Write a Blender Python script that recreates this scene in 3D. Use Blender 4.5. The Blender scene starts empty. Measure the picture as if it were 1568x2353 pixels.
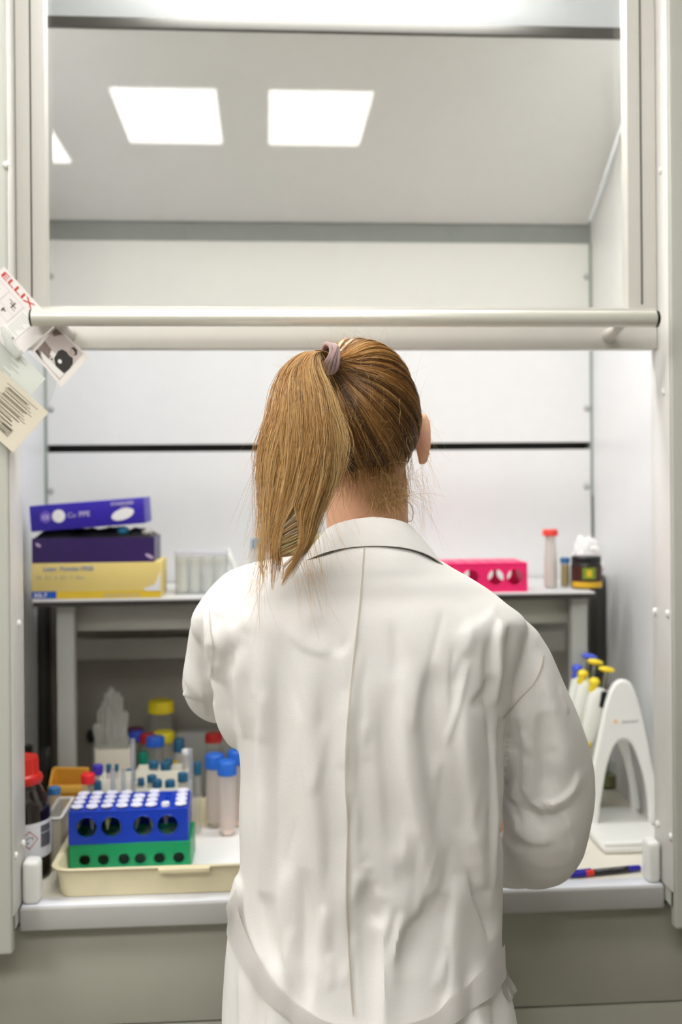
import bpy, bmesh, math, random
import numpy as np
from mathutils import Vector, Matrix, noise
from mathutils.bvhtree import BVHTree
R = math.radians
random.seed(7)
rng = np.random.default_rng(7)
SC = bpy.context.scene
COL = SC.collection

# ------------------------------------------------------------------ camera, exposure
FPX, PCX, PCY = 2500.0, 784.0, 1100.0        # focal length in pixels, principal point (1568 x 2353 frame)
CAM = Vector((0, 0, 1.54))
YAW, ROLL = R(4.0), 0.008
FW = Vector((math.sin(YAW), math.cos(YAW), 0))
RT = Vector((math.cos(YAW), -math.sin(YAW), 0))
UP = Vector((0, 0, 1))
RC = RT * math.cos(ROLL) - UP * math.sin(ROLL)
UC = RT * math.sin(ROLL) + UP * math.cos(ROLL)
cd = bpy.data.cameras.new('camera')
cam = bpy.data.objects.new('camera', cd)
COL.objects.link(cam)
cam.matrix_world = Matrix((RC, UC, -FW)).transposed().to_4x4()
cam.location = CAM
cd.sensor_width = 36
cd.lens = FPX / 2353 * 36
cd.shift_y = -(1176.5 - PCY) / 2353
cd.clip_start = 0.05
cd.dof.use_dof = True
cd.dof.focus_distance = 1.27
cd.dof.aperture_fstop = 3.2
SC.camera = cam
SC.view_settings.view_transform = 'Standard'
SC.view_settings.look = 'None'
SC.view_settings.gamma = 1
SC.view_settings.use_curve_mapping = False
SC.view_settings.exposure = 0.0
w = bpy.data.worlds.new('world')
SC.world = w
w.use_nodes = True
w.node_tree.nodes['Background'].inputs[0].default_value = (1, 0.98, 0.95, 1)
w.node_tree.nodes['Background'].inputs[1].default_value = 0.05
PANEL_E = 17.0      # ceiling panels
HOOD_E = 30.0       # lamp in the hood roof
SC.cycles.transparent_max_bounces = 24

def W(px, py, Y):
    d = FW * FPX + RC * (px - PCX) + UC * (PCY - py)
    return CAM + d * (Y / d.y)
def WZ(px, py, z):
    d = FW * FPX + RC * (px - PCX) + UC * (PCY - py)
    return CAM + d * ((z - CAM.z) / d.z)
def prj(p):
    v = Vector(p) - CAM
    k = FPX / v.dot(FW)
    return PCX + v.dot(RC) * k, PCY - v.dot(UC) * k

# ------------------------------------------------------------------ materials
def lin(c):
    return tuple((x / 255 / 12.92) if x / 255 <= 0.04045 else ((x / 255 + 0.055) / 1.055) ** 2.4 for x in c)
MATS = {}
def P(name, rgb, rough=0.5, metal=0.0, var=0.06, scale=30.0, bump=0.0, bscale=None, spec=0.5, emit=None, sss=0, stretch=None, sheen=0, coat=0):
    if name in MATS: return MATS[name]
    m = bpy.data.materials.new(name); m.use_nodes = True
    nt = m.node_tree; b = nt.nodes['Principled BSDF']
    c = lin(rgb)
    tc = nt.nodes.new('ShaderNodeTexCoord')
    src = tc.outputs['Object']
    if stretch:
        mp = nt.nodes.new('ShaderNodeMapping'); mp.inputs['Scale'].default_value = stretch
        nt.links.new(src, mp.inputs['Vector']); src = mp.outputs['Vector']
    n = nt.nodes.new('ShaderNodeTexNoise'); n.inputs['Scale'].default_value = scale; n.inputs['Detail'].default_value = 4
    nt.links.new(src, n.inputs['Vector'])
    mr = nt.nodes.new('ShaderNodeMix'); mr.data_type = 'RGBA'
    mr.inputs[6].default_value = (*[max(0, x * (1 - var)) for x in c], 1)
    mr.inputs[7].default_value = (*[min(1, x * (1 + var)) for x in c], 1)
    nt.links.new(n.outputs['Fac'], mr.inputs[0])
    nt.links.new(mr.outputs[2], b.inputs['Base Color'])
    b.inputs['Roughness'].default_value = rough
    b.inputs['Metallic'].default_value = metal
    b.inputs['Specular IOR Level'].default_value = spec
    if coat: b.inputs['Coat Weight'].default_value = coat
    if sheen: b.inputs['Sheen Weight'].default_value = sheen
    if sss:
        b.inputs['Subsurface Weight'].default_value = sss
        b.inputs['Subsurface Radius'].default_value = (1, 0.35, 0.2)
        b.inputs['Subsurface Scale'].default_value = 0.006
    if bump:
        n2 = nt.nodes.new('ShaderNodeTexNoise'); n2.inputs['Scale'].default_value = bscale or scale * 4; n2.inputs['Detail'].default_value = 3
        nt.links.new(src, n2.inputs['Vector'])
        bp = nt.nodes.new('ShaderNodeBump'); bp.inputs['Strength'].default_value = bump; bp.inputs['Distance'].default_value = 0.002
        nt.links.new(n2.outputs['Fac'], bp.inputs['Height']); nt.links.new(bp.outputs['Normal'], b.inputs['Normal'])
    if emit:
        b.inputs['Emission Color'].default_value = (*emit[:3], 1); b.inputs['Emission Strength'].default_value = emit[3]
    MATS[name] = m
    return m
def CLEAR(name, tint=(245, 248, 246), milk=0.0, milkc=(225, 225, 222), rough=0.02, ior=1.45):
    if name in MATS: return MATS[name]
    m = bpy.data.materials.new(name); m.use_nodes = True
    nt = m.node_tree; nt.nodes.clear()
    out = nt.nodes.new('ShaderNodeOutputMaterial')
    tr = nt.nodes.new('ShaderNodeBsdfTransparent'); tr.inputs[0].default_value = (*lin(tint), 1)
    gl = nt.nodes.new('ShaderNodeBsdfGlossy'); gl.inputs['Roughness'].default_value = rough
    lw = nt.nodes.new('ShaderNodeLayerWeight'); lw.inputs['Blend'].default_value = .5     # Schlick reflectance, the same on both faces
    pw = nt.nodes.new('ShaderNodeMath'); pw.operation = 'POWER'; pw.inputs[1].default_value = 5; nt.links.new(lw.outputs['Facing'], pw.inputs[0])
    r0 = ((ior - 1) / (ior + 1)) ** 2
    fr = nt.nodes.new('ShaderNodeMath'); fr.operation = 'MULTIPLY_ADD'; fr.inputs[1].default_value = 1 - r0; fr.inputs[2].default_value = r0; nt.links.new(pw.outputs[0], fr.inputs[0])
    mx = nt.nodes.new('ShaderNodeMixShader')
    nt.links.new(fr.outputs[0], mx.inputs[0]); nt.links.new(tr.outputs[0], mx.inputs[1]); nt.links.new(gl.outputs[0], mx.inputs[2])
    last = mx
    if milk:
        pb = nt.nodes.new('ShaderNodeBsdfPrincipled'); pb.inputs['Roughness'].default_value = 0.35
        nz = nt.nodes.new('ShaderNodeTexNoise'); nz.inputs['Scale'].default_value = 60
        mr = nt.nodes.new('ShaderNodeMix'); mr.data_type = 'RGBA'
        c = lin(milkc); mr.inputs[6].default_value = (*[x * .93 for x in c], 1); mr.inputs[7].default_value = (*c, 1)
        nt.links.new(nz.outputs['Fac'], mr.inputs[0]); nt.links.new(mr.outputs[2], pb.inputs['Base Color'])
        m2 = nt.nodes.new('ShaderNodeMixShader'); m2.inputs[0].default_value = milk
        tl = nt.nodes.new('ShaderNodeBsdfTranslucent'); nt.links.new(mr.outputs[2], tl.inputs[0])
        m3 = nt.nodes.new('ShaderNodeMixShader'); m3.inputs[0].default_value = 0.45
        nt.links.new(pb.outputs[0], m3.inputs[1]); nt.links.new(tl.outputs[0], m3.inputs[2])
        nt.links.new(mx.outputs[0], m2.inputs[1]); nt.links.new(m3.outputs[0], m2.inputs[2]); last = m2
    nt.links.new(last.outputs[0], out.inputs[0])
    MATS[name] = m
    return m

# ------------------------------------------------------------------ object helpers
ORG = {}
def tag(o, label=None, cat=None, group=None, kind=None):
    if label: o['label'] = label
    if cat: o['category'] = cat
    if group: o['group'] = group
    if kind: o['kind'] = kind
    return o
def empty(name, loc, label, cat, group=None):
    o = bpy.data.objects.new(name, None); COL.objects.link(o)
    o.location = loc; o.empty_display_size = 0.02
    ORG[o.name] = Vector(loc)
    return tag(o, label, cat, group)
def link(name, me, mat, parent=None, smooth=True, label=None, cat=None, group=None, kind=None, loc=None):
    """mesh given in world coordinates; its origin goes to the parent's origin (or loc)"""
    o = bpy.data.objects.new(name, me); COL.objects.link(o)
    if mat:
        me.materials.clear(); me.materials.append(mat)
    org = ORG[parent.name] if parent else Vector(loc or (0, 0, 0))
    if org.length: me.transform(Matrix.Translation(-org))
    if parent: o.parent = parent
    else: o.location = org
    ORG[o.name] = org
    if smooth:
        me.shade_smooth()
        try: me.set_sharp_from_angle(angle=R(38))
        except Exception: pass
    return tag(o, label, cat, group, kind)
def fin(bm, name, mat, parent=None, **k):
    bmesh.ops.recalc_face_normals(bm, faces=bm.faces)
    me = bpy.data.meshes.new(name); bm.to_mesh(me); bm.free()
    return link(name, me, mat, parent, **k)
def NB(): return bmesh.new()
def box(bm, x0, x1, y0, y1, z0, z1, bev=0.0, M=None, seg=2):
    r = bmesh.ops.create_cube(bm, size=1)
    vs = r['verts']
    for v in vs:
        v.co = Vector(((x0 + x1) / 2 + v.co.x * (x1 - x0), (y0 + y1) / 2 + v.co.y * (y1 - y0), (z0 + z1) / 2 + v.co.z * (z1 - z0)))
    if bev:
        es = list({e for v in vs for e in v.link_edges})
        r2 = bmesh.ops.bevel(bm, geom=es, offset=bev, segments=seg, affect='EDGES', profile=0.5)
        vs = list({v for f in r2['faces'] for v in f.verts} | {v for v in vs if v.is_valid})
    if M is not None:
        for v in vs: v.co = M @ v.co
    return vs
def lathe(bm, prof, loc=(0, 0, 0), seg=24, M=None):
    rings = []
    loc = Vector(loc)
    for r_, z in prof:
        if r_ < 1e-6:
            ring = [bm.verts.new((0, 0, z))]
        else:
            ring = [bm.verts.new((r_ * math.cos(2 * math.pi * i / seg), r_ * math.sin(2 * math.pi * i / seg), z)) for i in range(seg)]
        rings.append(ring)
    for a, b in zip(rings, rings[1:]):
        for i in range(seg):
            j = (i + 1) % seg
            if len(a) == 1 and len(b) == 1: continue
            if len(a) == 1: bm.faces.new((a[0], b[i], b[j]))
            elif len(b) == 1: bm.faces.new((a[i], a[j], b[0]))
            else: bm.faces.new((a[i], a[j], b[j], b[i]))
    vs = [v for r_ in rings for v in r_]
    for v in vs:
        v.co = (M @ v.co if M is not None else v.co) + loc
    return vs
def tube(bm, pts, rads, seg=12, cap=True, flat=1.0, side=None):
    """loft of circles along a path; flat squashes along the second frame axis"""
    pts = [Vector(p) for p in pts]; n = len(pts)
    rads = [float(r_) for r_ in rads] if hasattr(rads, '__len__') else [rads] * n
    T = [(pts[min(i + 1, n - 1)] - pts[max(i - 1, 0)]).normalized() for i in range(n)]
    up = Vector(side) if side else (Vector((0, 0, 1)) if abs(T[0].z) < 0.9 else Vector((1, 0, 0)))
    u = (up - T[0] * up.dot(T[0])).normalized()
    rings = []
    for i in range(n):
        u = (u - T[i] * u.dot(T[i])).normalized(); v = T[i].cross(u)
        rings.append([bm.verts.new(pts[i] + rads[i] * (u * math.cos(2 * math.pi * k / seg) + v * flat * math.sin(2 * math.pi * k / seg))) for k in range(seg)])
    for a, b in zip(rings, rings[1:]):
        for k in range(seg):
            bm.faces.new((a[k], a[(k + 1) % seg], b[(k + 1) % seg], b[k]))
    if cap:
        for rg, sgn, i in ((rings[0], -1, 0), (rings[-1], 1, n - 1)):
            c = bm.verts.new(pts[i] + T[i] * sgn * rads[i] * 0.6)
            mid = [bm.verts.new(pts[i] + (q.co - pts[i]) * 0.72 + T[i] * sgn * rads[i] * 0.42) for q in rg]
            for k in range(seg):
                j = (k + 1) % seg
                bm.faces.new((rg[k], rg[j], mid[j], mid[k])); bm.faces.new((mid[k], mid[j], c))
    return rings
def ellipsoid(bm, c, s, M=None, u=24, v=16):
    r = bmesh.ops.create_uvsphere(bm, u_segments=u, v_segments=v, radius=1)
    S = Matrix.Diagonal((*s, 1))
    T = Matrix.Translation(c) @ ((M.to_4x4() if M is not None else Matrix.Identity(4)) @ S)
    for q in r['verts']: q.co = T @ q.co
def crom(P_, n):
    """Catmull-Rom resample of a list of tuples to n samples"""
    A = np.array(P_, float); m = len(A)
    out = []
    for t in np.linspace(0, m - 1, n):
        i = min(int(t), m - 2); f = t - i
        p0, p1, p2, p3 = A[max(i - 1, 0)], A[i], A[i + 1], A[min(i + 2, m - 1)]
        out.append(0.5 * ((2 * p1) + (-p0 + p2) * f + (2 * p0 - 5 * p1 + 4 * p2 - p3) * f * f + (-p0 + 3 * p1 - 3 * p2 + p3) * f ** 3))
    return np.array(out)
def shape2d(outer, holes=(), thick=0.002, bevel=0.0, res=2):
    """flat plate in local XY with real holes, extruded in Z both ways; returns a mesh"""
    cu = bpy.data.curves.new('t', 'CURVE'); cu.dimensions = '2D'; cu.fill_mode = 'BOTH'
    cu.extrude = max(thick / 2 - bevel, 0.00001); cu.bevel_depth = bevel; cu.bevel_resolution = res
    for pts in [outer] + list(holes):
        s = cu.splines.new('POLY'); s.points.add(len(pts) - 1)
        for i, p in enumerate(pts): s.points[i].co = (p[0], p[1], 0, 1)
        s.use_cyclic_u = True
    o = bpy.data.objects.new('t', cu); COL.objects.link(o)
    dg = bpy.context.evaluated_depsgraph_get(); dg.update()
    me = bpy.data.meshes.new_from_object(o.evaluated_get(dg))
    bpy.data.objects.remove(o); bpy.data.curves.remove(cu)
    return me
def text2d(txt, size=1.0, thick=0.0004, bold=0.0, spacing=1.0):
    cu = bpy.data.curves.new('t', 'FONT'); cu.body = txt; cu.size = size; cu.extrude = thick / 2; cu.offset = bold
    cu.align_x = 'LEFT'; cu.space_character = spacing
    o = bpy.data.objects.new('t', cu); COL.objects.link(o)
    dg = bpy.context.evaluated_depsgraph_get(); dg.update()
    me = bpy.data.meshes.new_from_object(o.evaluated_get(dg))
    bpy.data.objects.remove(o); bpy.data.curves.remove(cu)
    return me
def circ(cx, cy, r, n=28, ry=None, rot=0):
    ry = ry or r
    return [(cx + r * math.cos(2 * math.pi * i / n) * math.cos(rot) - ry * math.sin(2 * math.pi * i / n) * math.sin(rot),
             cy + r * math.cos(2 * math.pi * i / n) * math.sin(rot) + ry * math.sin(2 * math.pi * i / n) * math.cos(rot)) for i in range(n)]
def rrect(x0, y0, x1, y1, r, n=5):
    o = []
    for cx, cy, a in ((x1 - r, y0 + r, -90), (x1 - r, y1 - r, 0), (x0 + r, y1 - r, 90), (x0 + r, y0 + r, 180)):
        for k in range(n + 1):
            t = R(a + 90 * k / n); o.append((cx + r * math.cos(t), cy + r * math.sin(t)))
    return o
XZ = Matrix(((1, 0, 0, 0), (0, 0, 1, 0), (0, 1, 0, 0), (0, 0, 0, 1)))   # local XY plate stood up in world XZ
def addme(bm, me, M):
    me.transform(M); bm.from_mesh(me); bpy.data.meshes.remove(me)
def copy_tree(o, parent=None):
    c = o.copy(); COL.objects.link(c)
    if parent: c.parent = parent
    for ch in list(o.children): copy_tree(ch, c)
    return c

# ------------------------------------------------------------------ shared materials
m_hoodw = P('hood_white_laminate', (236, 237, 238), 0.4, var=0.02)
m_hoodg = P('hood_grey_trim', (186, 188, 182), 0.45, var=0.02)
m_frame = P('painted_frame', (212, 210, 203), 0.42, var=0.02)
m_pill = P('pillar_paint', (196, 197, 188), 0.45, var=0.02)
m_liner = P('white_track_liner', (232, 230, 226), 0.35, var=0.02)
m_seam = P('seam_grey', (150, 160, 155), 0.5)
m_black = P('slot_black', (38, 36, 33), 0.6)
m_alu = P('satin_aluminium_bar', (226, 225, 214), 0.28, metal=0.35, var=0.02)
m_top = P('worktop_cream', (226, 222, 208), 0.45, var=0.05, scale=12)
m_cab = P('cabinet_grey_green', (168, 167, 154), 0.5, var=0.03)
m_lipf = P('worktop_edge_grey', (178, 177, 174), 0.5, var=0.03)
m_lipt = P('worktop_lip_pale', (222, 224, 230), 0.35, var=0.02)
m_wplas = P('white_plastic', (236, 236, 232), 0.35, var=0.02)
m_black_pl = P('black_plastic', (22, 22, 22), 0.4)
m_wall = P('room_wall_paint', (225, 222, 214), 0.8, var=0.02)
m_ceil = P('room_ceiling_paint', (230, 230, 226), 0.8, var=0.02)
m_floor = P('room_floor_vinyl', (150, 146, 138), 0.4, var=0.1, scale=8)

# ------------------------------------------------------------------ the room (behind and above the camera)
ZC = CAM.z + 1.26
RX0, RX1, RY0, RY1 = -3.4, 3.2, -3.4, 2.6
def slab(name, *b, mat): bm = NB(); box(bm, *b); return fin(bm, name, mat, kind='structure')
slab('floor', RX0, RX1, RY0, RY1, -0.05, 0, mat=m_floor)
slab('ceiling', RX0, RX1, RY0, RY1, ZC, ZC + 0.05, mat=m_ceil)
slab('wall_left', RX0 - 0.05, RX0, RY0, RY1, 0, ZC, mat=m_wall)
slab('wall_right', RX1, RX1 + 0.05, RY0, RY1, 0, ZC, mat=m_wall)
slab('wall_rear', RX0, RX1, RY0 - 0.05, RY0, 0, ZC, mat=m_wall)
slab('wall_front', RX0, RX1, RY1, RY1 + 0.05, 0, ZC, mat=m_wall)
m_lamp = P('lit_diffuser', (255, 255, 255), 0.6, emit=(1.0, 0.985, 0.955, PANEL_E), var=0)
YG = 1.70
def ceiling_light(x0, x1, y0, y1, label, w=0.02):
    t = empty('ceiling_light', ((x0 + x1) / 2, (y0 + y1) / 2, ZC - 0.02), label, 'ceiling light', 'ceiling light panels')
    bm = NB(); box(bm, x0, x1, y0, y1, ZC - 0.012, ZC - 0.004); fin(bm, 'diffuser', m_lamp, t, smooth=False)
    bm = NB()
    for b in ((x0 - w, x0, y0 - w, y1 + w), (x1, x1 + w, y0 - w, y1 + w), (x0, x1, y0 - w, y0), (x0, x1, y1, y1 + w)):
        box(bm, *b, ZC - 0.016, ZC - 0.001)
    fin(bm, 'frame', m_wplas, t, smooth=False)
def mirx(px, py):   # where a reflected pixel lands on the ceiling
    d = FW * FPX + RC * (px - PCX) + UC * (PCY - py)
    p = CAM + d * ((ZC - CAM.z) / d.z)
    return p.x, 2 * YG - p.y
xa, yn = mirx(250, 190); xb, _ = mirx(495, 195); _, yf = mirx(400, 320)
xc, _ = mirx(620, 198); xd, _ = mirx(858, 202)
ceiling_light(xa, xb, yf, yn, 'lit ceiling panel mirrored left of centre in the sash glass')
ceiling_light(xc, xd, yf, yn, 'lit ceiling panel mirrored at the centre of the sash glass')
xe, ye = mirx(120, 268)
ceiling_light(xe - 0.42, xe - 0.02, ye - 0.5, ye - 0.03, 'lit ceiling panel whose corner is mirrored at the left sash edge')
ceiling_light(-1.55, -0.95, 0.45, 1.05, 'added unseen lit ceiling panel above and left of the fume hood')  # unseen panel, added to strengthen the light from the left
ceiling_light(-0.35, 0.25, 0.72, 1.10, 'added unseen lit ceiling panel directly above the lab coat wearer')  # unseen panel, added to light the top of the head
ceiling_light(-2.6, -1.7, -0.8, -0.2, 'added unseen lit ceiling panel near the left wall of the room')  # unseen panel, added for more light from behind on the left
# ------------------------------------------------------------------ fume hood
YF, YB = 1.66, 2.32                    # worktop front edge, rear panel
ZW = 0.90                              # worktop height
XPL, XPR = W(23, 1500, 1.62).x, W(1548, 1500, 1.62).x     # inner faces of the pillars
XWL, XWR = W(103, 1100, YB).x, W(1364, 1100, YB).x        # side walls of the chamber
YP, YS = 1.62, 1.668                   # pillar front, sash front
ZT = 2.42
hood = empty('fume_hood', (0.1, 1.95, 0.0), 'light grey laboratory fume hood with its glass sash half raised', 'fume hood')
# chamber
zg0, zg1 = W(730, 1036, YB).z, W(730, 1019, YB).z
zub = W(730, 556, YB).z
g = 0.006
bm = NB(); box(bm, XWL + g, XWR - g, YB, YB + 0.012, ZW, zg0); fin(bm, 'rear_panel', m_hoodw, hood)
bm = NB(); box(bm, XWL + g, XWR - g, YB, YB + 0.012, zg1, zub); fin(bm, 'rear_panel', m_hoodw, hood)
bm = NB(); box(bm, XWL - 0.02, XWR + 0.02, YB + 0.03, YB + 0.045, ZW, ZT); fin(bm, 'slot_backing', m_black, hood, label='dark duct behind the slots')
for x in (XWL, XWR - g):
    bm = NB(); box(bm, x, x + g, YB - 0.001, YB + 0.028, ZW, zub); fin(bm, 'corner_seal', m_seam, hood)
# strip above the rear panel and the sloping baffle
zb0 = W(730, 511, YB).z
bm = NB(); box(bm, XWL, XWR, YB + 0.004, YB + 0.02, zub, zb0 + 0.01)
fin(bm, 'slot_strip', P('strip_grey', (150, 156, 156), 0.5), hood)
for px in (433, 1040):
    x = W(px, 530, YB).x; bm = NB(); box(bm, x - 0.0015, x + 0.0015, YB + 0.001, YB + 0.006, zub, zb0); fin(bm, 'strip_joint', m_seam, hood)
zb1 = W(770, 74, 1.936).z
bm = NB()
a = [Vector((XWL + 0.004, YB - 0.002, zb0)), Vector((XWR - 0.008, YB - 0.002, zb0)), Vector((XWR - 0.008, 1.936, zb1)), Vector((XWL + 0.004, 1.936, zb1))]
nrm = (a[1] - a[0]).cross(a[2] - a[0]).normalized()
if nrm.z < 0: nrm = -nrm
lo = [bm.verts.new(p) for p in a]; hi = [bm.verts.new(p + nrm * 0.008) for p in a]
bm.faces.new(lo); bm.faces.new(hi[::-1])
for i in range(4): bm.faces.new((lo[i], lo[(i + 1) % 4], hi[(i + 1) % 4], hi[i]))
fin(bm, 'sloping_baffle', m_hoodw, hood, smooth=False)
bm = NB(); box(bm, XWL + .002, XWR - .002, 1.928, 1.95, zb1 - 0.002, zb1 + 0.016, 0.001)  # dark strip in place of the shade in the gap above the baffle
fin(bm, 'gap_shade_strip', P('gap_shade_dark', (70, 68, 66), 0.6), hood, label='dark strip standing in for the shaded gap above the baffle')
for s, x0, x1 in (('l', XWL - 0.015, XWL), ('r', XWR, XWR + 0.015)):
    bm = NB(); box(bm, x0, x1, YS + 0.035, YB + 0.03, ZW, ZT); fin(bm, 'side_panel', m_hoodw, hood)
bm = NB(); box(bm, XWR - 0.003, XWR + 0.001, YB - 0.001, YB + 0.002, ZW, 1.5); 
fin(bm, 'side_edge', m_seam, hood)
# dark bars standing in for shadowed gaps in the two rear corners, below the shelf
ZSH = W(220, 1376, 2.02).z
for px0, px1 in ((76, 106), (1370, 1388)):
    xa_, xb_ = W(px0, 1500, 2.24).x, W(px1, 1500, 2.24).x
    bm = NB(); box(bm, max(xa_, XWL + .001), min(xb_, XWR - .001), 2.23, 2.29, ZW, ZSH + 0.01, 0.002)
    fin(bm, 'corner_shade_bar', P('corner_shade_dark', (52, 52, 48), 0.5), hood)
# roof and its lamp
lx0, lx1, ly0, ly1 = W(330, 5, 1.9).x, W(1217, 5, 1.9).x, 1.80, WZ(900, 9, ZT).y
bm = NB()
for b in ((XWL, lx0, YS, YB + .03), (lx1, XWR, YS, YB + .03), (lx0, lx1, YS, ly0), (lx0, lx1, ly1, YB + .03)): box(bm, *b, ZT, ZT + 0.01)
fin(bm, 'roof_panel', m_hoodw, hood)
bm = NB(); box(bm, lx0, lx1, ly0, ly1, ZT + 0.001, ZT + 0.008)
fin(bm, 'roof_lamp', P('hood_lamp', (255, 255, 255), 0.6, emit=(0.97, 0.985, 1.0, HOOD_E), var=0), hood, label='lit white lamp panel')
# rear panel screws
for px, py in ((117, 635), (1349, 636), (1349, 938), (1349, 1117), (117, 1128), (117, 940)):
    c = W(px, py, YB - 0.001)
    bm = NB(); ellipsoid(bm, c, (0.007, 0.004, 0.007), u=12, v=8); fin(bm, 'panel_screw', P('screw_grey', (190, 190, 192), 0.4), hood)
# pillars: front post, white inner liner
def pillar(x0, x1, inner, name='pillar'):
    zb = 0.86 - 0.012
    bm = NB(); box(bm, x0, x1, YP, YP + 0.02, zb, ZT + 0.3, 0.004, seg=3)
    box(bm, x0, x1, YP + 0.01, 1.702, zb + 0.03, ZT + 0.3)
    p = fin(bm, name, m_pill, hood)
    lx = (x1, x1 + 0.002) if inner > 0 else (x0 - 0.002, x0)
    bm = NB(); box(bm, *lx, YP + 0.004, 1.702, ZW + 0.003, ZT + 0.1, 0.0008)
    fin(bm, 'track_liner', m_liner, p)
    return p
pl = pillar(XPL - 0.10, XPL, 1)
pr = pillar(XPR, XPR + 0.10, -1)
def dome(c, r, parent, ax):
    bm = NB(); s = [r, r, r]; s[ax] = r * 0.55; ellipsoid(bm, c, s, u=12, v=8); fin(bm, 'screw_cap', m_wplas, parent)
for px, py, Y in ((38, 1433, 1.665), (45, 1939, 1.685), (27, 1967, 1.635)):
    p = W(px, py, Y); dome((XPL + 0.003, Y, p.z), 0.006, pl, 0)
for px, py, Y in ((1528, 392, 1.65), (1533, 900, 1.645), (1510, 1405, 1.69), (1540, 1410, 1.635), (1513, 1894, 1.685), (1544, 1923, 1.63)):
    p = W(px, py, Y); dome((XPR - 0.003, Y, p.z), 0.006, pr, 0)
p = W(14, 378, YP - .001); dome(p, 0.005, pl, 1)
# white stops at the pillar feet
for x0, x1 in ((XPL + 0.003, XPL + 0.029), (XPR - 0.025, XPR - 0.003)):
    z1 = W(50, 1988, 1.655).z
    bm = NB(); box(bm, x0, x1, 1.668, 1.70, ZW + 0.0005, z1, 0.008, seg=4); fin(bm, 'sash_stop', m_wplas, hood)
# worktop
tray_pos = None
def worktop_mat():
    m = P('worktop_surface', (224, 219, 204), 0.4, var=0.03, scale=10)
    nt = m.node_tree; b = nt.nodes['Principled BSDF']
    old = b.inputs['Base Color'].links[0].from_socket
    tc = nt.nodes.new('ShaderNodeTexCoord')
    n = nt.nodes.new('ShaderNodeTexNoise'); n.inputs['Scale'].default_value = 220; n.inputs['Detail'].default_value = 6
    n3 = nt.nodes.new('ShaderNodeTexNoise'); n3.inputs['Scale'].default_value = 14
    nt.links.new(tc.outputs['Object'], n.inputs['Vector']); nt.links.new(tc.outputs['Object'], n3.inputs['Vector'])
    mm = nt.nodes.new('ShaderNodeMath'); mm.operation = 'MULTIPLY'; nt.links.new(n.outputs['Fac'], mm.inputs[0]); nt.links.new(n3.outputs['Fac'], mm.inputs[1])
    cr = nt.nodes.new('ShaderNodeMapRange'); cr.inputs[1].default_value = 0.28; cr.inputs[2].default_value = 0.42; cr.inputs[3].default_value = 0; cr.inputs[4].default_value = 0.55
    nt.links.new(mm.outputs[0], cr.inputs[0])
    mx = nt.nodes.new('ShaderNodeMix'); mx.data_type = 'RGBA'
    nt.links.new(cr.outputs[0], mx.inputs[0]); nt.links.new(old, mx.inputs[6]); mx.inputs[7].default_value = (*lin((150, 135, 105)), 1)
    nt.links.new(mx.outputs[2], b.inputs['Base Color'])
    return m
bm = NB(); box(bm, XWL - .015, XWR + .015, YF + 0.035, YB + 0.03, ZW - 0.03, ZW)
wt = fin(bm, 'worktop', worktop_mat(), hood)
bm = NB(); box(bm, XPL + 0.001, XPR - 0.001, YF, YF + 0.036, ZW - 0.036, ZW + 0.0002, 0.004, seg=3)
lip = fin(bm, 'worktop_lip', m_lipf, wt)
bm = NB(); box(bm, XPL + 0.003, XPR - 0.003, YF + 0.003, YF + 0.036, ZW - 0.001, ZW + 0.0012, 0.0005)
fin(bm, 'lip_strip', m_lipt, wt, label='pale bluish strip along the worktop edge')
# sash
xsl, xsr = W(103.5, 400, YS).x, W(1443, 400, YS).x
zr0, zr1 = W(780, 801, YS).z, W(780, 706, YS).z
bm = NB()
box(bm, XPL + 0.003, XPR - 0.003, YS, YS + 0.03, zr0, zr1, 0.002)
sash = fin(bm, 'sash', m_frame, hood, label='raised glass sash with pale bottom rail')
def stile(x0, x1, xg):
    bm = NB(); box(bm, min(x0, x1), max(x0, x1), YS + 0.001, YS + 0.03, zr1 - 0.001, ZT + 0.2, 0.001)
    st = fin(bm, 'stile', m_frame, sash)
    bm = NB(); box(bm, xg - 0.001, xg + 0.001, YS - 0.0002, YS + 0.004, zr1 + 0.006, ZT + 0.2)
    fin(bm, 'groove', P('groove_dark', (72, 70, 62), 0.6), sash)
stile(XPL + 0.003, xsl, W(71, 400, YS).x)
stile(xsr, XPR - 0.003, W(1474, 400, YS).x)
bm = NB(); box(bm, xsl - 0.003, xsr + 0.003, YG - 0.0025, YG + 0.0025, zr1 - 0.005, ZT + 0.2)
fin(bm, 'glass_pane', CLEAR('sash_glass', (252, 251, 247), ior=1.52, rough=0.0), sash, smooth=False)
bm = NB(); box(bm, xsl, xsr, YG - 0.012, YG + 0.006, zr1 - 0.004, zr1 + 0.004); fin(bm, 'glass_bead', m_frame, sash)
# handle bar
YH, RH = 1.597, 0.0123
h0, h1 = W(72, 731, YH), W(1512, 732, YH)
hz = (h0.z + h1.z) / 2
bm = NB()
lathe(bm, [(0.0, 0), (RH * .8, 0), (RH, 0.0015), (RH, h1.x - h0.x - 0.004), (0, h1.x - h0.x - 0.004)], (h0.x, YH, hz), 32, Matrix.Rotation(R(90), 3, 'Y'))
hb = fin(bm, 'handle_bar', m_alu, sash)
bm = NB()
lathe(bm, [(0, -0.001), (RH * 1.02, -0.001), (RH * 1.02, 0.003), (RH * .7, 0.005), (0, 0.0055)], (h1.x - 0.003, YH, hz), 32, Matrix.Rotation(R(90), 3, 'Y'))
fin(bm, 'end_cap', m_black_pl, sash, label='black end cap of the handle bar')
bm = NB()
lathe(bm, [(0, 0.0005), (RH * 1.01, 0.0005), (RH * 1.01, -0.0015), (RH * .7, -0.003), (0, -0.003)], (h0.x + 0.0005, YH, hz), 32, Matrix.Rotation(R(90), 3, 'Y'))
fin(bm, 'end_cap', m_black_pl, sash, label='black end cap of the handle bar')
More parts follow.
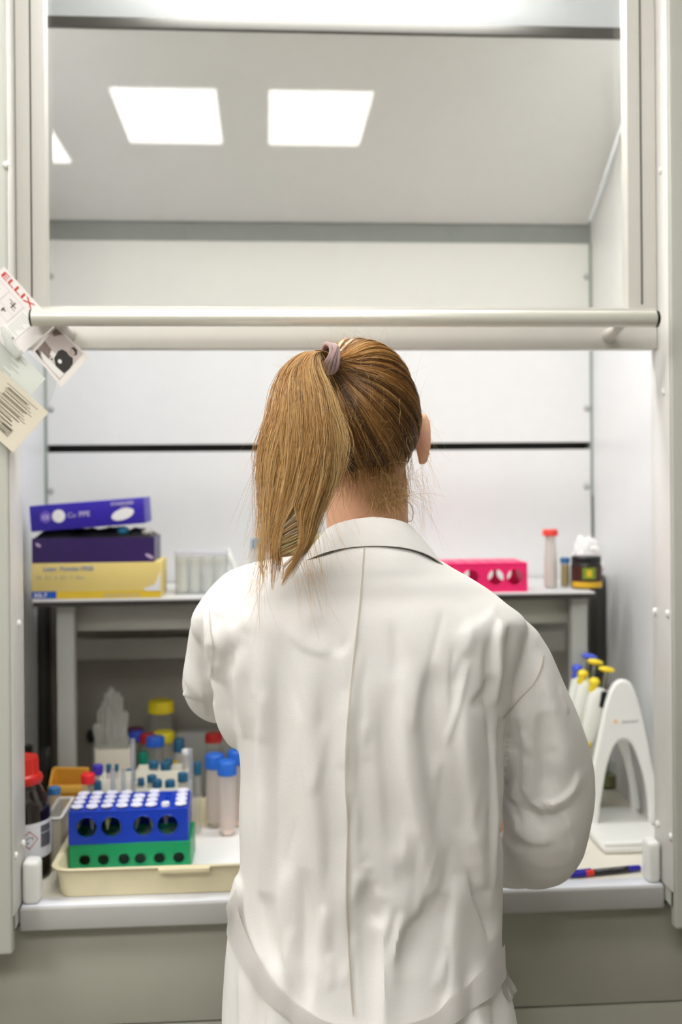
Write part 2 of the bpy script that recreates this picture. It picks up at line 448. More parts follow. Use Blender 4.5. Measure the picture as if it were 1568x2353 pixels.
for px in (150, 1412):
    x = W(px, 760, 1.64).x
    bm = NB(); tube(bm, [(x, YH + 0.004, hz - 0.004), (x, 1.63, hz - 0.012), (x, YS + 0.002, hz - 0.016)], [0.008, 0.008, 0.011], 16)
    fin(bm, 'handle_bracket', m_frame, sash)
# wall above / beside, behind the pillars
bm = NB(); box(bm, RX0, XPL - 0.10, 1.66, 1.72, 0, ZC); fin(bm, 'wall_panel_left', m_pill, kind='structure').name = 'trim_1'
bm = NB(); box(bm, XPR + 0.10, RX1, 1.66, 1.72, 0, ZC); fin(bm, 'wall_panel_right', m_pill, kind='structure').name = 'trim_2'
bm = NB(); box(bm, XPL, XPR, 1.64, 1.70, ZT + 0.21, ZC); fin(bm, 'wall_top', m_pill, kind='structure').name = 'trim_3'

# ------------------------------------------------------------------ base cabinet
cab = empty('base_cabinet', (0.1, 1.9, 0), 'grey green base cabinet under the fume hood worktop', 'cabinet')
zs1 = W(1300, 2312, 1.685).z
bm = NB(); box(bm, XPL - 0.12, XPR + 0.12, 1.71, 2.33, 0.0, ZW - 0.032); fin(bm, 'carcass', P('carcass_dark', (60, 58, 52), 0.6), cab)
bm = NB(); box(bm, XPL - 0.12, XPR + 0.12, 1.685, 1.709, zs1 + 0.0015, ZW - 0.037, 0.001); fin(bm, 'fascia_panel', m_cab, cab)
xm = (XPL + XPR) / 2
for a_, b_ in ((XPL - 0.12, xm - 0.0015), (xm + 0.0015, XPR + 0.12)):
    bm = NB(); box(bm, a_, b_, 1.685, 1.709, 0.10, zs1 - 0.0015, 0.001); fin(bm, 'door', m_cab, cab)

# ------------------------------------------------------------------ raised shelf table standing in the hood
YSH = 2.01
tx0, tx1 = W(74, 1370, YSH).x, W(1368, 1362, YSH).x
tbl = empty('shelf_table', ((tx0 + tx1) / 2, 2.15, ZW), 'grey metal table with a pale top standing inside the hood', 'table')
bm = NB(); box(bm, tx0, tx1, YSH, 2.305, ZSH - 0.004, ZSH, 0.001); tt = fin(bm, 'table_top', P('shelf_top_pale', (222, 222, 222), 0.4, var=0.02), tbl)
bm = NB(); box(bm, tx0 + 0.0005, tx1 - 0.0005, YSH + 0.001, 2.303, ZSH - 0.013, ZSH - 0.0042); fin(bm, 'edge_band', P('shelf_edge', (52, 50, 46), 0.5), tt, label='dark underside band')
m_leg = P('table_grey', (178, 180, 174), 0.45, var=0.03)
for (p0, p1, Y0, Y1) in ((131, 171, 2.035, 2.065), (1316, 1351, 2.035, 2.065)):
    x0, x1 = W(p0, 1550, 2.035).x, W(p1, 1550, 2.035).x
    bm = NB(); box(bm, x0, x1, Y0, Y1, ZW, ZSH - 0.013, 0.002); fin(bm, 'leg', m_leg, tbl)
xl_, xr_ = W(171, 1450, 2.06).x - .004, W(1316, 1450, 2.06).x + .004
m_rail = P('rail_grey', (176, 175, 165), 0.5, var=0.03)
for y0, y1, Y in ((1384, 1441, 2.07), (1458, 1506, 2.2)):
    bm = NB(); box(bm, xl_ - 0.02, xr_ + 0.02, Y, Y + 0.02, W(740, y1, Y).z, min(W(740, y0, Y).z, ZSH - .013), 0.002); fin(bm, 'crossbar', m_rail, tbl)

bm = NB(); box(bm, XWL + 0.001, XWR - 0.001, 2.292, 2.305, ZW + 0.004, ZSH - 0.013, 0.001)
fin(bm, 'rear_panel', P('under_shelf_shade', (158, 154, 144), 0.5, var=0.03), tbl)  # grey sheet added so the wall under the shelf reads as shaded

# ------------------------------------------------------------------ small things
def vessel(name, label, cat, px, pt, wpx, hcap, Y, zbase, capcol, body='clear', bw=0.86, liquid=None, lh=0.4, group=None, capname='cap', ribs=True, seg=24, flip=False, neck=0.0):
    """capped tube or jar: px, pt = centre and top of the cap in the photo, at distance Y"""
    c = W(px, pt, Y); k = Y / FPX
    r = wpx * k / 2; hc = hcap * k; top = c.z
    t = empty(name, (c.x, Y, zbase), label, cat, group)
    rb = r * bw; zt = top - hc * 0.9
    mats = {'clear': CLEAR('clear_plastic', (250, 251, 250), 0.25, (240, 240, 236)), 'milk': CLEAR('milky_plastic', (248, 248, 244), 0.75, (242, 239, 234)),
            'glass': CLEAR('clear_glass', (245, 247, 246), 0.0, rough=0.0), 'white': m_wplas,
            'falcon': CLEAR('pale_polypropylene', (250, 246, 244), 0.8, (246, 238, 233))}
    H = zt - zbase
    bm = NB()
    if name == 'centrifuge_tube':
        prof = [(0, zbase), (rb * .2, zbase + .001), (rb, zbase + H * .13), (rb, zt - .001), (rb * .9, zt)]
    elif name in ('vial', 'jar', 'bottle'):
        e = min(0.003, rb * .3); sh = zt - max(neck, 0.004)
        prof = [(0, zbase), (rb - e, zbase), (rb, zbase + e), (rb, sh), (rb * .8, sh + 0.75 * (zt - sh)), (rb * .78, zt)]
    else:
        prof = [(0, zbase), (rb * .6, zbase + rb * .25), (rb, zbase + rb), (rb, zt)]
    lathe(bm, prof, (c.x, Y, 0), seg)
    b = fin(bm, 'vessel_body', mats[body], t)
    if liquid:
        bm = NB(); q = rb * 0.9
        lathe(bm, [(0, zbase + .0015), (q * .7, zbase + .002), (q, zbase + max(.003, H * .12)), (q, zbase + H * lh), (0, zbase + H * lh)], (c.x, Y, 0), seg)
        fin(bm, 'contents', P('contents_%d_%d_%d' % liquid, liquid, 0.3), t)
    if capcol:
        bm = NB()
        e = min(r * .2, hc * .25)
        pr = [(0, top), (r * .82, top), (r - e * .3, top - e * .6), (r, top - e), (r, top - hc), (r * .9, top - hc), (r * .9, top - hc + .001)]
        vs = lathe(bm, pr, (c.x, Y, 0), seg * 2 if ribs else seg)
        if ribs:
            for v in vs:
                d = Vector((v.co.x - c.x, v.co.y - Y))
                if d.length > r * .97:
                    a = math.atan2(d.y, d.x)
                    if int(round(a / (math.pi / seg))) % 2: v.co.x = c.x + d.x * .955; v.co.y = Y + d.y * .955
        fin(bm, capname, P('cap_%d_%d_%d' % capcol, capcol, 0.4, var=0.05), t)
    return t
BLUE, TEAL, RED, YEL, GRN = (40, 105, 215), (28, 92, 128), (205, 30, 35), (236, 215, 30), (0, 140, 115)

# ---- glove boxes on the shelf
ZS = ZSH + 0.0003
def carton(name, label, x0, x1, y0, y1, z0, z1, mat, rot=0.0, cat='box', group=None):
    t = empty(name, ((x0 + x1) / 2, (y0 + y1) / 2, z0), label, cat, group)
    bm = NB(); box(bm, x0, x1, y0, y1, z0, z1, 0.0012)
    fin(bm, 'carton', mat, t)
    if rot: t.rotation_euler = (0, rot, 0)
    return t
YBX = 2.022
bx0, bx1 = W(72, 1340, YBX).x, W(370, 1340, YBX).x
zy1 = W(220, 1293, YBX).z
ybox = carton('glove_box', 'yellow glove box with blue lettering, lowest of the three on the shelf', bx0, bx1, YBX, YBX + 0.125, ZS, zy1, P('yellow_card', (236, 212, 130), 0.5, var=0.03), group='glove boxes on the shelf')
def front_marks(parent, name, mat, items, x0, z0, Y):
    """items: flat outlines in metres from the box front's lower left corner"""
    for k, it in enumerate(items):
        me = shape2d(it, thick=0.0006)
        me.transform(Matrix.Translation((x0, Y - 0.0004, z0)) @ XZ)
        link(name, me, mat, parent, smooth=False)
def front_text(parent, txt, size, x, z, Y, mat, name='lettering', bold=0.0, M=None, spacing=1.0):
    me = text2d(txt, size, bold=bold, spacing=spacing)
    if M is not None: me.transform(M)
    me.transform(Matrix.Translation((x, Y - 0.0005, z)) @ XZ)
    return link(name, me, mat, parent, smooth=False)
bw_ = bx1 - bx0; bh_ = zy1 - ZS; mm = bw_ / 298
rect = lambda a, b, c, d: [(a, b), (c, b), (c, d), (a, d)]
m_ink = P('ink_blue', (120, 150, 205), 0.5); m_blue = P('ink_deep_blue', (20, 85, 190), 0.5); m_wink = P('ink_white', (245, 243, 246), 0.5)
front_marks(ybox, 'yellow_band', P('band_yellow', (228, 192, 50), 0.5), [rect(.001, .0012, bw_ - .001, 17 * mm)], bx0, ZS, YBX)
front_marks(ybox, 'blue_tab', m_blue, [rect(.001, .0014, 57 * mm, 18 * mm)], bx0, ZS, YBX - .0004)
front_text(ybox, 'XS-7', 15 * mm, bx0 + 6 * mm, ZS + 4 * mm, YBX - .0012, m_wink, bold=.0002)
front_text(ybox, 'Latex  Powder FREE', 14 * mm, bx0 + 27 * mm, ZS + 66 * mm, YBX, m_ink, bold=.0001)
front_text(ybox, 'XS  5½  6  6½  7  Size', 12 * mm, bx0 + 10 * mm, ZS + 46 * mm, YBX, P('ink_grey', (165, 170, 160), 0.5))
front_marks(ybox, 'white_flash', m_wink, [[(bw_ - .0012, 16 * mm), (bw_ - .0012, 62 * mm), (bw_ - 10 * mm, 40 * mm), (bw_ - 16 * mm, 30 * mm), (bw_ - 40 * mm, 22 * mm), (bw_ - 36 * mm, 16 * mm)]], bx0, ZS, YBX)
front_text(ybox, 'examination gloves', 11 * mm, bx0 + 165 * mm, ZS + 5 * mm, YBX - .0005, P('ink_pale', (190, 195, 190), 0.5))
# dark purple box, torn open, gloves bulging out
zp0 = zy1 + 0.0003; zp1 = W(220, 1236, YBX).z
px1 = W(355, 1260, YBX).x
m_pur = P('dark_purple_card', (52, 28, 96), 0.35, var=0.1)
pbox = empty('glove_box', ((bx0 + px1) / 2, YBX + .06, zp0), 'open dark purple glove box in the middle of the three on the shelf', 'box', 'glove boxes on the shelf')
bm = NB()
for b in ((bx0 + .001, px1, YBX + .001, YBX + .003, zp0, zp1), (bx0 + .001, px1, YBX + .118, YBX + .12, zp0, zp1), (bx0 + .001, bx0 + .003, YBX + .003, YBX + .118, zp0, zp1), (px1 - .002, px1, YBX + .003, YBX + .118, zp0, zp1), (bx0 + .003, px1 - .002, YBX + .003, YBX + .118, zp0, zp0 + .002)): box(bm, *b)
fin(bm, 'carton', m_pur, pbox)
front_marks(pbox, 'pale_mark', P('mark_lilac', (205, 180, 220), 0.5), [circ(16 * mm, 42 * mm, 7 * mm, 14, 3.4 * mm, R(-35)), circ(272 * mm, 13 * mm, 11 * mm, 14, 4 * mm, R(-30))], bx0, zp0, YBX + .001)
bm = NB()
zl = zp1 - .004
r0 = bmesh.ops.create_grid(bm, x_segments=40, y_segments=16, size=0.5)
for v in r0['verts']:
    x, y = v.co.x, v.co.y
    hgt = noise.noise(Vector((x * 7, y * 4, 1.3))) * .010 + noise.noise(Vector((x * 17, y * 9, 4))) * .004
    e = max(abs(x), abs(y)) * 2
    v.co = Vector(((bx0 + px1) / 2 + x * (px1 - bx0 - .006), YBX + .06 + y * .112, zl + (.013 + hgt) * (1 - e ** 6) + .004))
fin(bm, 'glove_bundle', P('black_nitrile', (24, 24, 26), 0.45, var=0.2), pbox, label='crumpled black gloves bulging out')
bm = NB(); c = W(283, 1219, YBX + .012); ellipsoid(bm, c, (.011, .008, .008), u=14, v=10); fin(bm, 'glove_cuff', P('glove_blue', (20, 110, 150), 0.5), pbox, label='blue rolled glove cuff')
bm = NB(); c = W(338, 1223, YBX + .012); ellipsoid(bm, c, (.010, .008, .007), u=14, v=10); fin(bm, 'glove_cuff', P('glove_grey', (165, 165, 160), 0.5), pbox, label='pale rolled glove cuff')
# top box, tilted
tx_0, tx_1 = W(71, 1200, YBX).x, W(334, 1180, YBX).x
tz0 = W(200, 1213, YBX).z; th = 60 * mm
m_pb = P('blue_purple_card', (46, 26, 168), 0.4, var=0.06)
b3 = carton('glove_box', 'bright blue-purple glove box with white emblems, topmost and tilted', tx_0, tx_1, YBX - .001, YBX + 0.118, tz0, tz0 + th, m_pb, group='glove boxes on the shelf')
Yt = YBX - .001
m_lil = P('mark_violet', (120, 95, 205), 0.5)
hexa = [(36 * mm + 14 * mm * math.sin(R(60 * i)), 32 * mm + 15 * mm * math.cos(R(60 * i))) for i in range(6)]
front_marks(b3, 'hexagon_emblem', m_lil, [hexa], tx_0, tz0, Yt)
front_marks(b3, 'round_emblem', m_wink, [circ(66 * mm, 32 * mm, 15 * mm)], tx_0, tz0, Yt)
front_marks(b3, 'oval_emblem', m_wink, [circ(213 * mm, 25 * mm, 27 * mm, 28, 13 * mm, R(14))], tx_0, tz0, Yt)
m_wl = P('mark_pale', (205, 195, 232), 0.5)
front_text(b3, 'CE', 13 * mm, tx_0 + 28 * mm, tz0 + 27 * mm, Yt - .0004, m_wink)
front_text(b3, 'Cu', 16 * mm, tx_0 + 86 * mm, tz0 + 27 * mm, Yt, m_wl)
front_text(b3, 'PPE', 17 * mm, tx_0 + 112 * mm, tz0 + 27 * mm, Yt, m_wl, bold=.0002)
front_text(b3, 'STANDARD', 10 * mm, tx_0 + 187 * mm, tz0 + 47 * mm, Yt, m_wl, bold=.0002)
front_text(b3, 'touch', 8 * mm, tx_0 + 208 * mm, tz0 + 39 * mm, Yt, m_wl)
b3.location = b3.location + Vector((0, 0, 0.0005)); b3.rotation_euler = (0, R(-3.9), 0)

# ---- microtube racks
def rack(name, label, cx, cy, z0, L, D, Hh, mat, holes, hr, mat2=None, rot=0.0, cols=8, rows=4, thru=0.0078):
    t = empty(name, (cx, cy, z0), label, 'rack')
    fh = [circ(L * f - L / 2, Hh * 0.5, hr, 24) for f in holes]
    for s in (-1, 1):
        me = shape2d(rrect(-L / 2, 0, L / 2, Hh, .002), fh, thick=.003, bevel=.0006, res=1)
        me.transform(Matrix.Translation((cx, cy + s * (D / 2 - .0015), z0)) @ XZ)
        link('side_wall', me, mat, t)
        for f in holes:      # raised rims round the windows
            bm = NB(); pts = [(cx + L * f - L / 2 + hr * 1.05 * math.cos(a), cy + s * (D / 2 + .0004), z0 + Hh * .5 + hr * 1.05 * math.sin(a)) for a in np.linspace(0, 2 * math.pi, 25)[:-1]]
            if s < 0:
                rg = []
                for k, p in enumerate(pts):
                    a = 2 * math.pi * k / 24; d = Vector((math.cos(a), 0, math.sin(a)))
                    rg.append([bm.verts.new(Vector(p) + d * .0011 * math.cos(b) + Vector((0, -.0011 * math.sin(b), 0))) for b in np.linspace(0, 2 * math.pi, 9)[:-1]])
                for k in range(24):
                    for q in range(8): bm.faces.new((rg[k][q], rg[(k + 1) % 24][q], rg[(k + 1) % 24][(q + 1) % 8], rg[k][(q + 1) % 8]))
                fin(bm, 'window_rim', mat, t)
            else: bm.free()
    top_h = []
    for i in range(cols):
        for j in range(rows):
            top_h.append(circ((i + .5) * L / cols - L / 2, (j + .5) * D / rows - D / 2, thru * .74, 14))
    me = shape2d(rrect(-L / 2, -D / 2, L / 2, D / 2, .003), top_h, thick=.003, bevel=.0006, res=1)
    me.transform(Matrix.Translation((cx, cy, z0 + Hh - .0015))); link('top_plate', me, mat2 or mat, t)
    for s in (-1, 1):
        bm = NB(); box(bm, cx + s * (L / 2 - .0015) - .0015, cx + s * (L / 2 - .0015) + .0015, cy - D / 2 + .003, cy + D / 2 - .003, z0 + .002, z0 + Hh - .003, .0006)
        fin(bm, 'end_wall', mat, t)
    if rot: t.rotation_euler = (0, 0, rot)
    return t
# beige tray
YT = 1.693
zt0 = ZW + .0005
tw0, tw1 = W(133, 2046, YT).x, W(1193, 2020, YT).x
TH = 0.046; TD = 0.34; 
m_tray = P('tray_cream', (219, 208, 172), 0.45, var=0.16, scale=16, bump=0.05)
def rloop(x0, x1, y0, y1, r, z, n=6): return [Vector((p[0], p[1], z)) for p in rrect(x0, y0, x1, y1, r, n)]
def loops(bm, L):
    rr = [[bm.verts.new(p) for p in l] for l in L]
    n = len(rr[0])
    for a, b in zip(rr, rr[1:]):
        for i in range(n): bm.faces.new((a[i], a[(i + 1) % n], b[(i + 1) % n], b[i]))
    return rr
tray = empty('lab_tray', ((tw0 + tw1) / 2, YT + TD / 2, zt0), 'wide cream plastic tray with stained rim at the front of the worktop', 'tray')
bm = NB()
s_ = 0.006
def O(i, z, r): return rloop(tw0 - i, tw1 + i, YT - i * .55, YT + TD + i, r, zt0 + z)
L_ = [O(-.008, 0, .018), O(-.002, .0015, .022), O(0, .005, .024), O(s_, TH - .004, .028), O(s_ + .001, TH - .002, .028), O(s_ + .006, TH - .0035, .032), O(s_ + .0075, TH - .0015, .032), O(s_ + .006, TH, .032),
      O(s_ - .002, TH, .026), O(s_ - .004, TH - .002, .025), O(-.003, .006, .02), O(-.006, .003, .018)]
rr = loops(bm, L_)
bm.faces.new(rr[0][::-1]); bm.faces.new(rr[-1])
fin(bm, 'tray_body', m_tray, tray)
# grip lip in the middle of the front rim
gx0, gx1 = W(365, 1990, YT - .01).x, W(482, 1990, YT - .01).x
bm = NB()
me = shape2d(rrect(gx0, -.0045, gx1, .0045, .003), thick=.007, bevel=.001)
me.transform(Matrix.Translation((0, YT - .0105, zt0 + TH - .0045)) @ Matrix.Identity(4))
link('rim_grip', me, m_tray, tray)
ZTR = zt0 + .0032
bm = NB(); box(bm, tw0 + .05, tw1 - .02, YT + .02, YT + TD - .02, ZTR, ZTR + .0012, .0004)
fin(bm, 'paper_liner', P('liner_paper', (243, 241, 238), 0.8, var=0.02), tray, label='white paper lining')
ZTR += .0013
# racks in the tray
YR = 1.772
gL = (W(438, 1950, YR).x - W(160, 1950, YR).x)
gcx = (W(438, 1950, YR).x + W(160, 1950, YR).x) / 2
zg_t = W(300, 1937, YR).z
m_gr = P('rack_green', (10, 150, 95), 0.35, var=0.05)
rack('tube_rack', 'green plastic tube rack lying in the tray under the blue rack', gcx, YR + .05, ZTR, gL, .10, zg_t - ZTR, m_gr, [.125, .28, .45, .585, .745, .905], .0095, rot=R(-.6))
bL = (W(430, 1900, YR).x - W(157, 1900, YR).x); bcx = (W(430, 1900, YR).x + W(157, 1900, YR).x) / 2
zb_t = W(300, 1861, YR).z
m_bl = P('rack_blue', (12, 60, 190), 0.3, var=0.06); 
brot = R(1.2)
brack = rack('tube_rack', 'royal blue tube rack full of lidded microtubes, on the green rack', bcx, YR + .049, zg_t + .0004, bL, .098, zb_t - zg_t - .0004, m_bl, [.147, .355, .626, .83], .0165, rot=brot)
# microtubes standing in the blue rack
m_lid = P('lid_lilac_white', (226, 226, 242), 0.35, var=0.02)
ORD = ['first', 'second', 'third', 'fourth', 'fifth', 'sixth', 'seventh', 'eighth']
ROW = ['front', 'second', 'third', 'back']
def microtube(contents=None):
    t = empty('microtube', (0, 0, 0), 'x', 'tube', 'microtubes in the blue rack')
    bm = NB(); lathe(bm, [(0, -.036), (.0018, -.035), (.0045, -.020), (.0052, -.002), (.0064, -.001), (.0064, .001), (.0046, .001), (.0046, -.002)], (0, 0, 0), 16)
    fin(bm, 'tube_body', CLEAR('tube_plastic', (238, 240, 240), 0.3, (220, 222, 225)), t)
    bm = NB(); lathe(bm, [(0, .0052), (.0034, .0052), (.0042, .0036), (.0066, .0036), (.0092, .0044), (.0098, .0032), (.0092, .002), (.0, .0018)], (0, 0, 0), 20)
    box(bm, -.003, .003, .008, .0125, .001, .0036, .0008)
    fin(bm, 'lid', m_lid, t)
    if contents:
        bm = NB(); lathe(bm, [(0, -.0355), (.0016, -.034), (.0043, -.0195), (.0045, -.012), (0, -.012)], (0, 0, 0), 14)
        fin(bm, 'contents', P('green_sample', (170, 185, 40), 0.3), t)
    return t
protoA, protoB = microtube(), microtube(True)
used = {id(protoA): False, id(protoB): False}
cR, sR = math.cos(brot), math.sin(brot)
for i in range(8):
    for j in range(4):
        if i == 6: continue
        if (i, j) in ((4, 3),): continue
        pr_ = protoB if (i, j) in ((0, 0), (2, 0), (2, 1), (5, 2), (4, 1)) else protoA
        if used[id(pr_)]: o = copy_tree(pr_)
        else: o = pr_; used[id(pr_)] = True
        lx_, ly_ = (i + .5) * bL / 8 - bL / 2, (j + .5) * .098 / 4 - .049
        o.location = (bcx + lx_ * cR - ly_ * sR + random.uniform(-.0006, .0006), YR + .049 + lx_ * sR + ly_ * cR, zb_t + .0012)
        o.rotation_euler = (random.uniform(-.04, .04), random.uniform(-.04, .04), random.uniform(-.5, .5))
        o['label'] = 'clear microtube with pale lid, %s from left in the %s row of blue rack' % (ORD[i], ROW[j])
t = empty('microtube', (bcx + (6.5 / 8 - .5) * bL, YR + .015, zb_t), 'short microtube with small white cap, alone in the seventh column of blue rack', 'tube')
bm = NB(); lathe(bm, [(0, -.03), (.002, -.029), (.005, -.018), (.005, 0)], t.location, 14); fin(bm, 'tube_body', MATS['tube_plastic'], t)
bm = NB(); lathe(bm, [(0, .0068), (.0062, .0066), (.0068, .005), (.0068, .0005), (0, .0005)], t.location, 18); fin(bm, 'lid', m_wplas, t)

# pink rack on the shelf
YPK = 2.03
pL = W(1212, 1325, YPK).x - W(967, 1325, YPK).x
zpt = W(1100, 1294, YPK).z; zp_b = ZS
m_pk = P('rack_pink', (255, 45, 120), 0.35, var=0.04, spec=.4)
rack('tube_rack', 'neon pink tube rack on the shelf behind the right shoulder', W(1090, 1325, YPK).x, YPK + .049, zp_b, pL, .098, zpt - zp_b, m_pk, [.30, .47, .706, .886], .0155)

# ---- shelf things on the right
vessel('vial', 'tall narrow vial with red cap at the right of the shelf', 'vial', 1265, 1216, 36, 15, 2.09, ZS, (226, 62, 50), 'milk', .82, liquid=(235, 225, 220), lh=.5, neck=.045)
vessel('vial', 'small amber vial with blue cap beside the black jar', 'vial', 1299, 1281, 23, 13, 2.10, ZS, (50, 110, 170), 'clear', .9, liquid=(175, 145, 50), lh=.92)
def blackjar():
    Y = 2.075; c = W(1348, 1345, Y); r = 36 * Y / FPX; H = 66 * Y / FPX
    t = empty('jar', (c.x, Y, ZS), 'squat black jar with gold and green label at the shelf end', 'jar')
    bm = NB(); lathe(bm, [(0, ZS), (r * .9, ZS), (r, ZS + .003), (r, ZS + H * .8), (r * .92, ZS + H * .92), (0, ZS + H * .92)], (c.x, Y, 0), 32)
    fin(bm, 'jar_body', P('jar_black', (24, 20, 18), 0.25), t)
    bm = NB(); lathe(bm, [(r * .93, ZS + H * .9), (r * .96, ZS + H * .93), (r * .96, ZS + H * 1.1), (r * .9, ZS + H * 1.14), (0, ZS + H * 1.14)], (c.x, Y, 0), 32)
    fin(bm, 'lid', P('lid_black', (20, 22, 24), 0.4), t)
    def band(a0, a1, z0, z1, mat, name, k=1.006):
        bm = NB(); n = 20
        q = [[bm.verts.new((c.x + r * k * math.cos(a), Y + r * k * math.sin(a), z)) for z in (z0, z1)] for a in np.linspace(a0, a1, n)]
        for i in range(n - 1): bm.faces.new((q[i][0], q[i + 1][0], q[i + 1][1], q[i][1]))
        fin(bm, name, mat, t)
    band(R(190), R(350), ZS + .003, ZS + H * .26, P('label_gold', (222, 176, 40), 0.4), 'label_band')
    band(R(190), R(350), ZS + H * .26, ZS + H * .8, P('label_darkred', (64, 26, 20), 0.4), 'label')
    band(R(240), R(290), ZS + H * .36, ZS + H * .76, P('label_green', (120, 150, 40), 0.4), 'label_emblem', 1.012)
    band(R(255), R(274), ZS + H * .44, ZS + H * .68, P('label_yellow', (230, 190, 40), 0.4), 'emblem_centre', 1.018)
blackjar()
def crumple(name, label, cat, c, s, mat, seed, rough=.35, u=40, v=28, kind=None, f=3.0):
    bm = NB(); bmesh.ops.create_uvsphere(bm, u_segments=u, v_segments=v, radius=1)
    for q in bm.verts:
        d = q.co.normalized()
        k = 1 + rough * noise.noise(d * f + Vector((seed, 0, 0))) + rough * .7 * abs(noise.noise(d * f * 2.3 + Vector((0, seed, 0)))) - rough * .5 * abs(noise.noise(d * f * 5 + Vector((0, 0, seed))))
        q.co = Vector((d.x * s[0] * k, d.y * s[1] * k, d.z * s[2] * k)) + Vector(c)
    zmin = min(q.co.z for q in bm.verts)
    return fin(bm, name, mat, label=label, cat=cat, loc=(c[0], c[1], zmin))
cj = W(1365, 1262, 2.11)
crumple('tissue', 'crumpled white tissue lying on top behind the black jar', 'tissue', (W(1350, 1255, 2.15).x, 2.15, ZS + .045), (.030, .022, .046), P('tissue_white', (240, 238, 238), 0.8), 3)

# ---- shelf things on the left
def shelf_box():
    Y = 2.07
    x0, x1 = W(402, 1310, Y).x, W(522, 1310, Y).x; z1 = W(460, 1266, Y).z
    t = empty('storage_box', ((x0 + x1) / 2, Y + .04, ZS), 'clear plastic box of white tubes on the shelf by the yellow box', 'box')
    bm = NB()
    for b in ((x0, x1, Y, Y + .0015, ZS, z1 - .008), (x0, x1, Y + .0785, Y + .08, ZS, z1 - .008), (x0, x0 + .0015, Y + .0015, Y + .0785, ZS, z1 - .008), (x1 - .0015, x1, Y + .0015, Y + .0785, ZS, z1 - .008), (x0 + .0015, x1 - .0015, Y + .0015, Y + .0785, ZS, ZS + .0015)): box(bm, *b)
    fin(bm, 'box_walls', CLEAR('box_plastic', (253, 254, 254), 0.12, (246, 248, 248)), t)
    bm = NB(); box(bm, x0 - .001, x1 + .001, Y - .001, Y + .081, z1 - .0078, z1, .001); fin(bm, 'lid', CLEAR('lid_frosted', (250, 250, 252), .55, (244, 244, 248)), t)
    for i in range(4):
        for j in range(2):
            cx = x0 + .014 + i * (x1 - x0 - .028) / 3; cy = Y + .018 + j * .04
            k = vessel('vial', '%s of the four pale vials in the %s row inside the clear box' % (['leftmost', 'second from left', 'third from left', 'rightmost'][i], ['front', 'back'][j]), 'vial', prj((cx, cy, 1.35))[0], prj((cx, cy, z1 - .014))[1], 24, 12, cy, ZS + .002, (240, 238, 224), 'white', .92, group='pale vials in the clear box', ribs=False, seg=16)
shelf_box()
bm = NB(); p0, p1 = W(521, 1262, 2.17), W(556, 1352, 2.15)
p1.z = ZS + .006
tube(bm, [p0, (p0 + p1) / 2, p1], .0055, 12); fin(bm, 'plastic_rod', m_wplas, label='white plastic rod leaning on the shelf beside the clear box', cat='rod', loc=p1)
vessel('bottle', 'clear bottle with small light blue cap, beside the hair tips', 'bottle', 590, 1238, 26, 22, 2.15, ZS, (95, 165, 210), 'clear', 1.3, liquid=(222, 226, 205), lh=.5, neck=.02)
def yellowbottle():
    Y = 2.12; c = W(688, 1340, Y); r = 58 * Y / FPX; zt = W(688, 1175, Y).z; H = zt - ZS
    t = empty('bottle', (c.x, Y, ZS), 'bottle of pale yellow liquid on the shelf behind the hair tips', 'bottle')
    bm = NB(); lathe(bm, [(0, ZS), (r * .92, ZS), (r, ZS + .004), (r, ZS + H * .72), (r * .8, ZS + H * .8), (r * .45, ZS + H * .88), (r * .4, zt - .012)], (c.x, Y, 0), 32); fin(bm, 'vessel_body', CLEAR('clear_glass', (245, 247, 246), 0.0, rough=0.0), t)
    bm = NB(); lathe(bm, [(0, ZS + .002), (r * .93, ZS + .004), (r * .96, ZS + H * .7), (0, ZS + H * .7)], (c.x, Y, 0), 32); fin(bm, 'contents', P('pale_yellow_liquid', (232, 222, 160), .3), t)
    bm = NB(); lathe(bm, [(r * .43, zt - .014), (r * .46, zt - .012), (r * .46, zt - .001), (0, zt)], (c.x, Y, 0), 24); fin(bm, 'cap', m_wplas, t)
    bm = NB(); z0, z1 = W(688, 1290, Y).z, W(688, 1266, Y).z
    lathe(bm, [(r * 1.005, z0), (r * 1.01, z0), (r * 1.01, z1), (r * 1.005, z1)], (c.x, Y, 0), 32); fin(bm, 'label_band', P('brown_label', (110, 85, 50), .5), t)
yellowbottle()

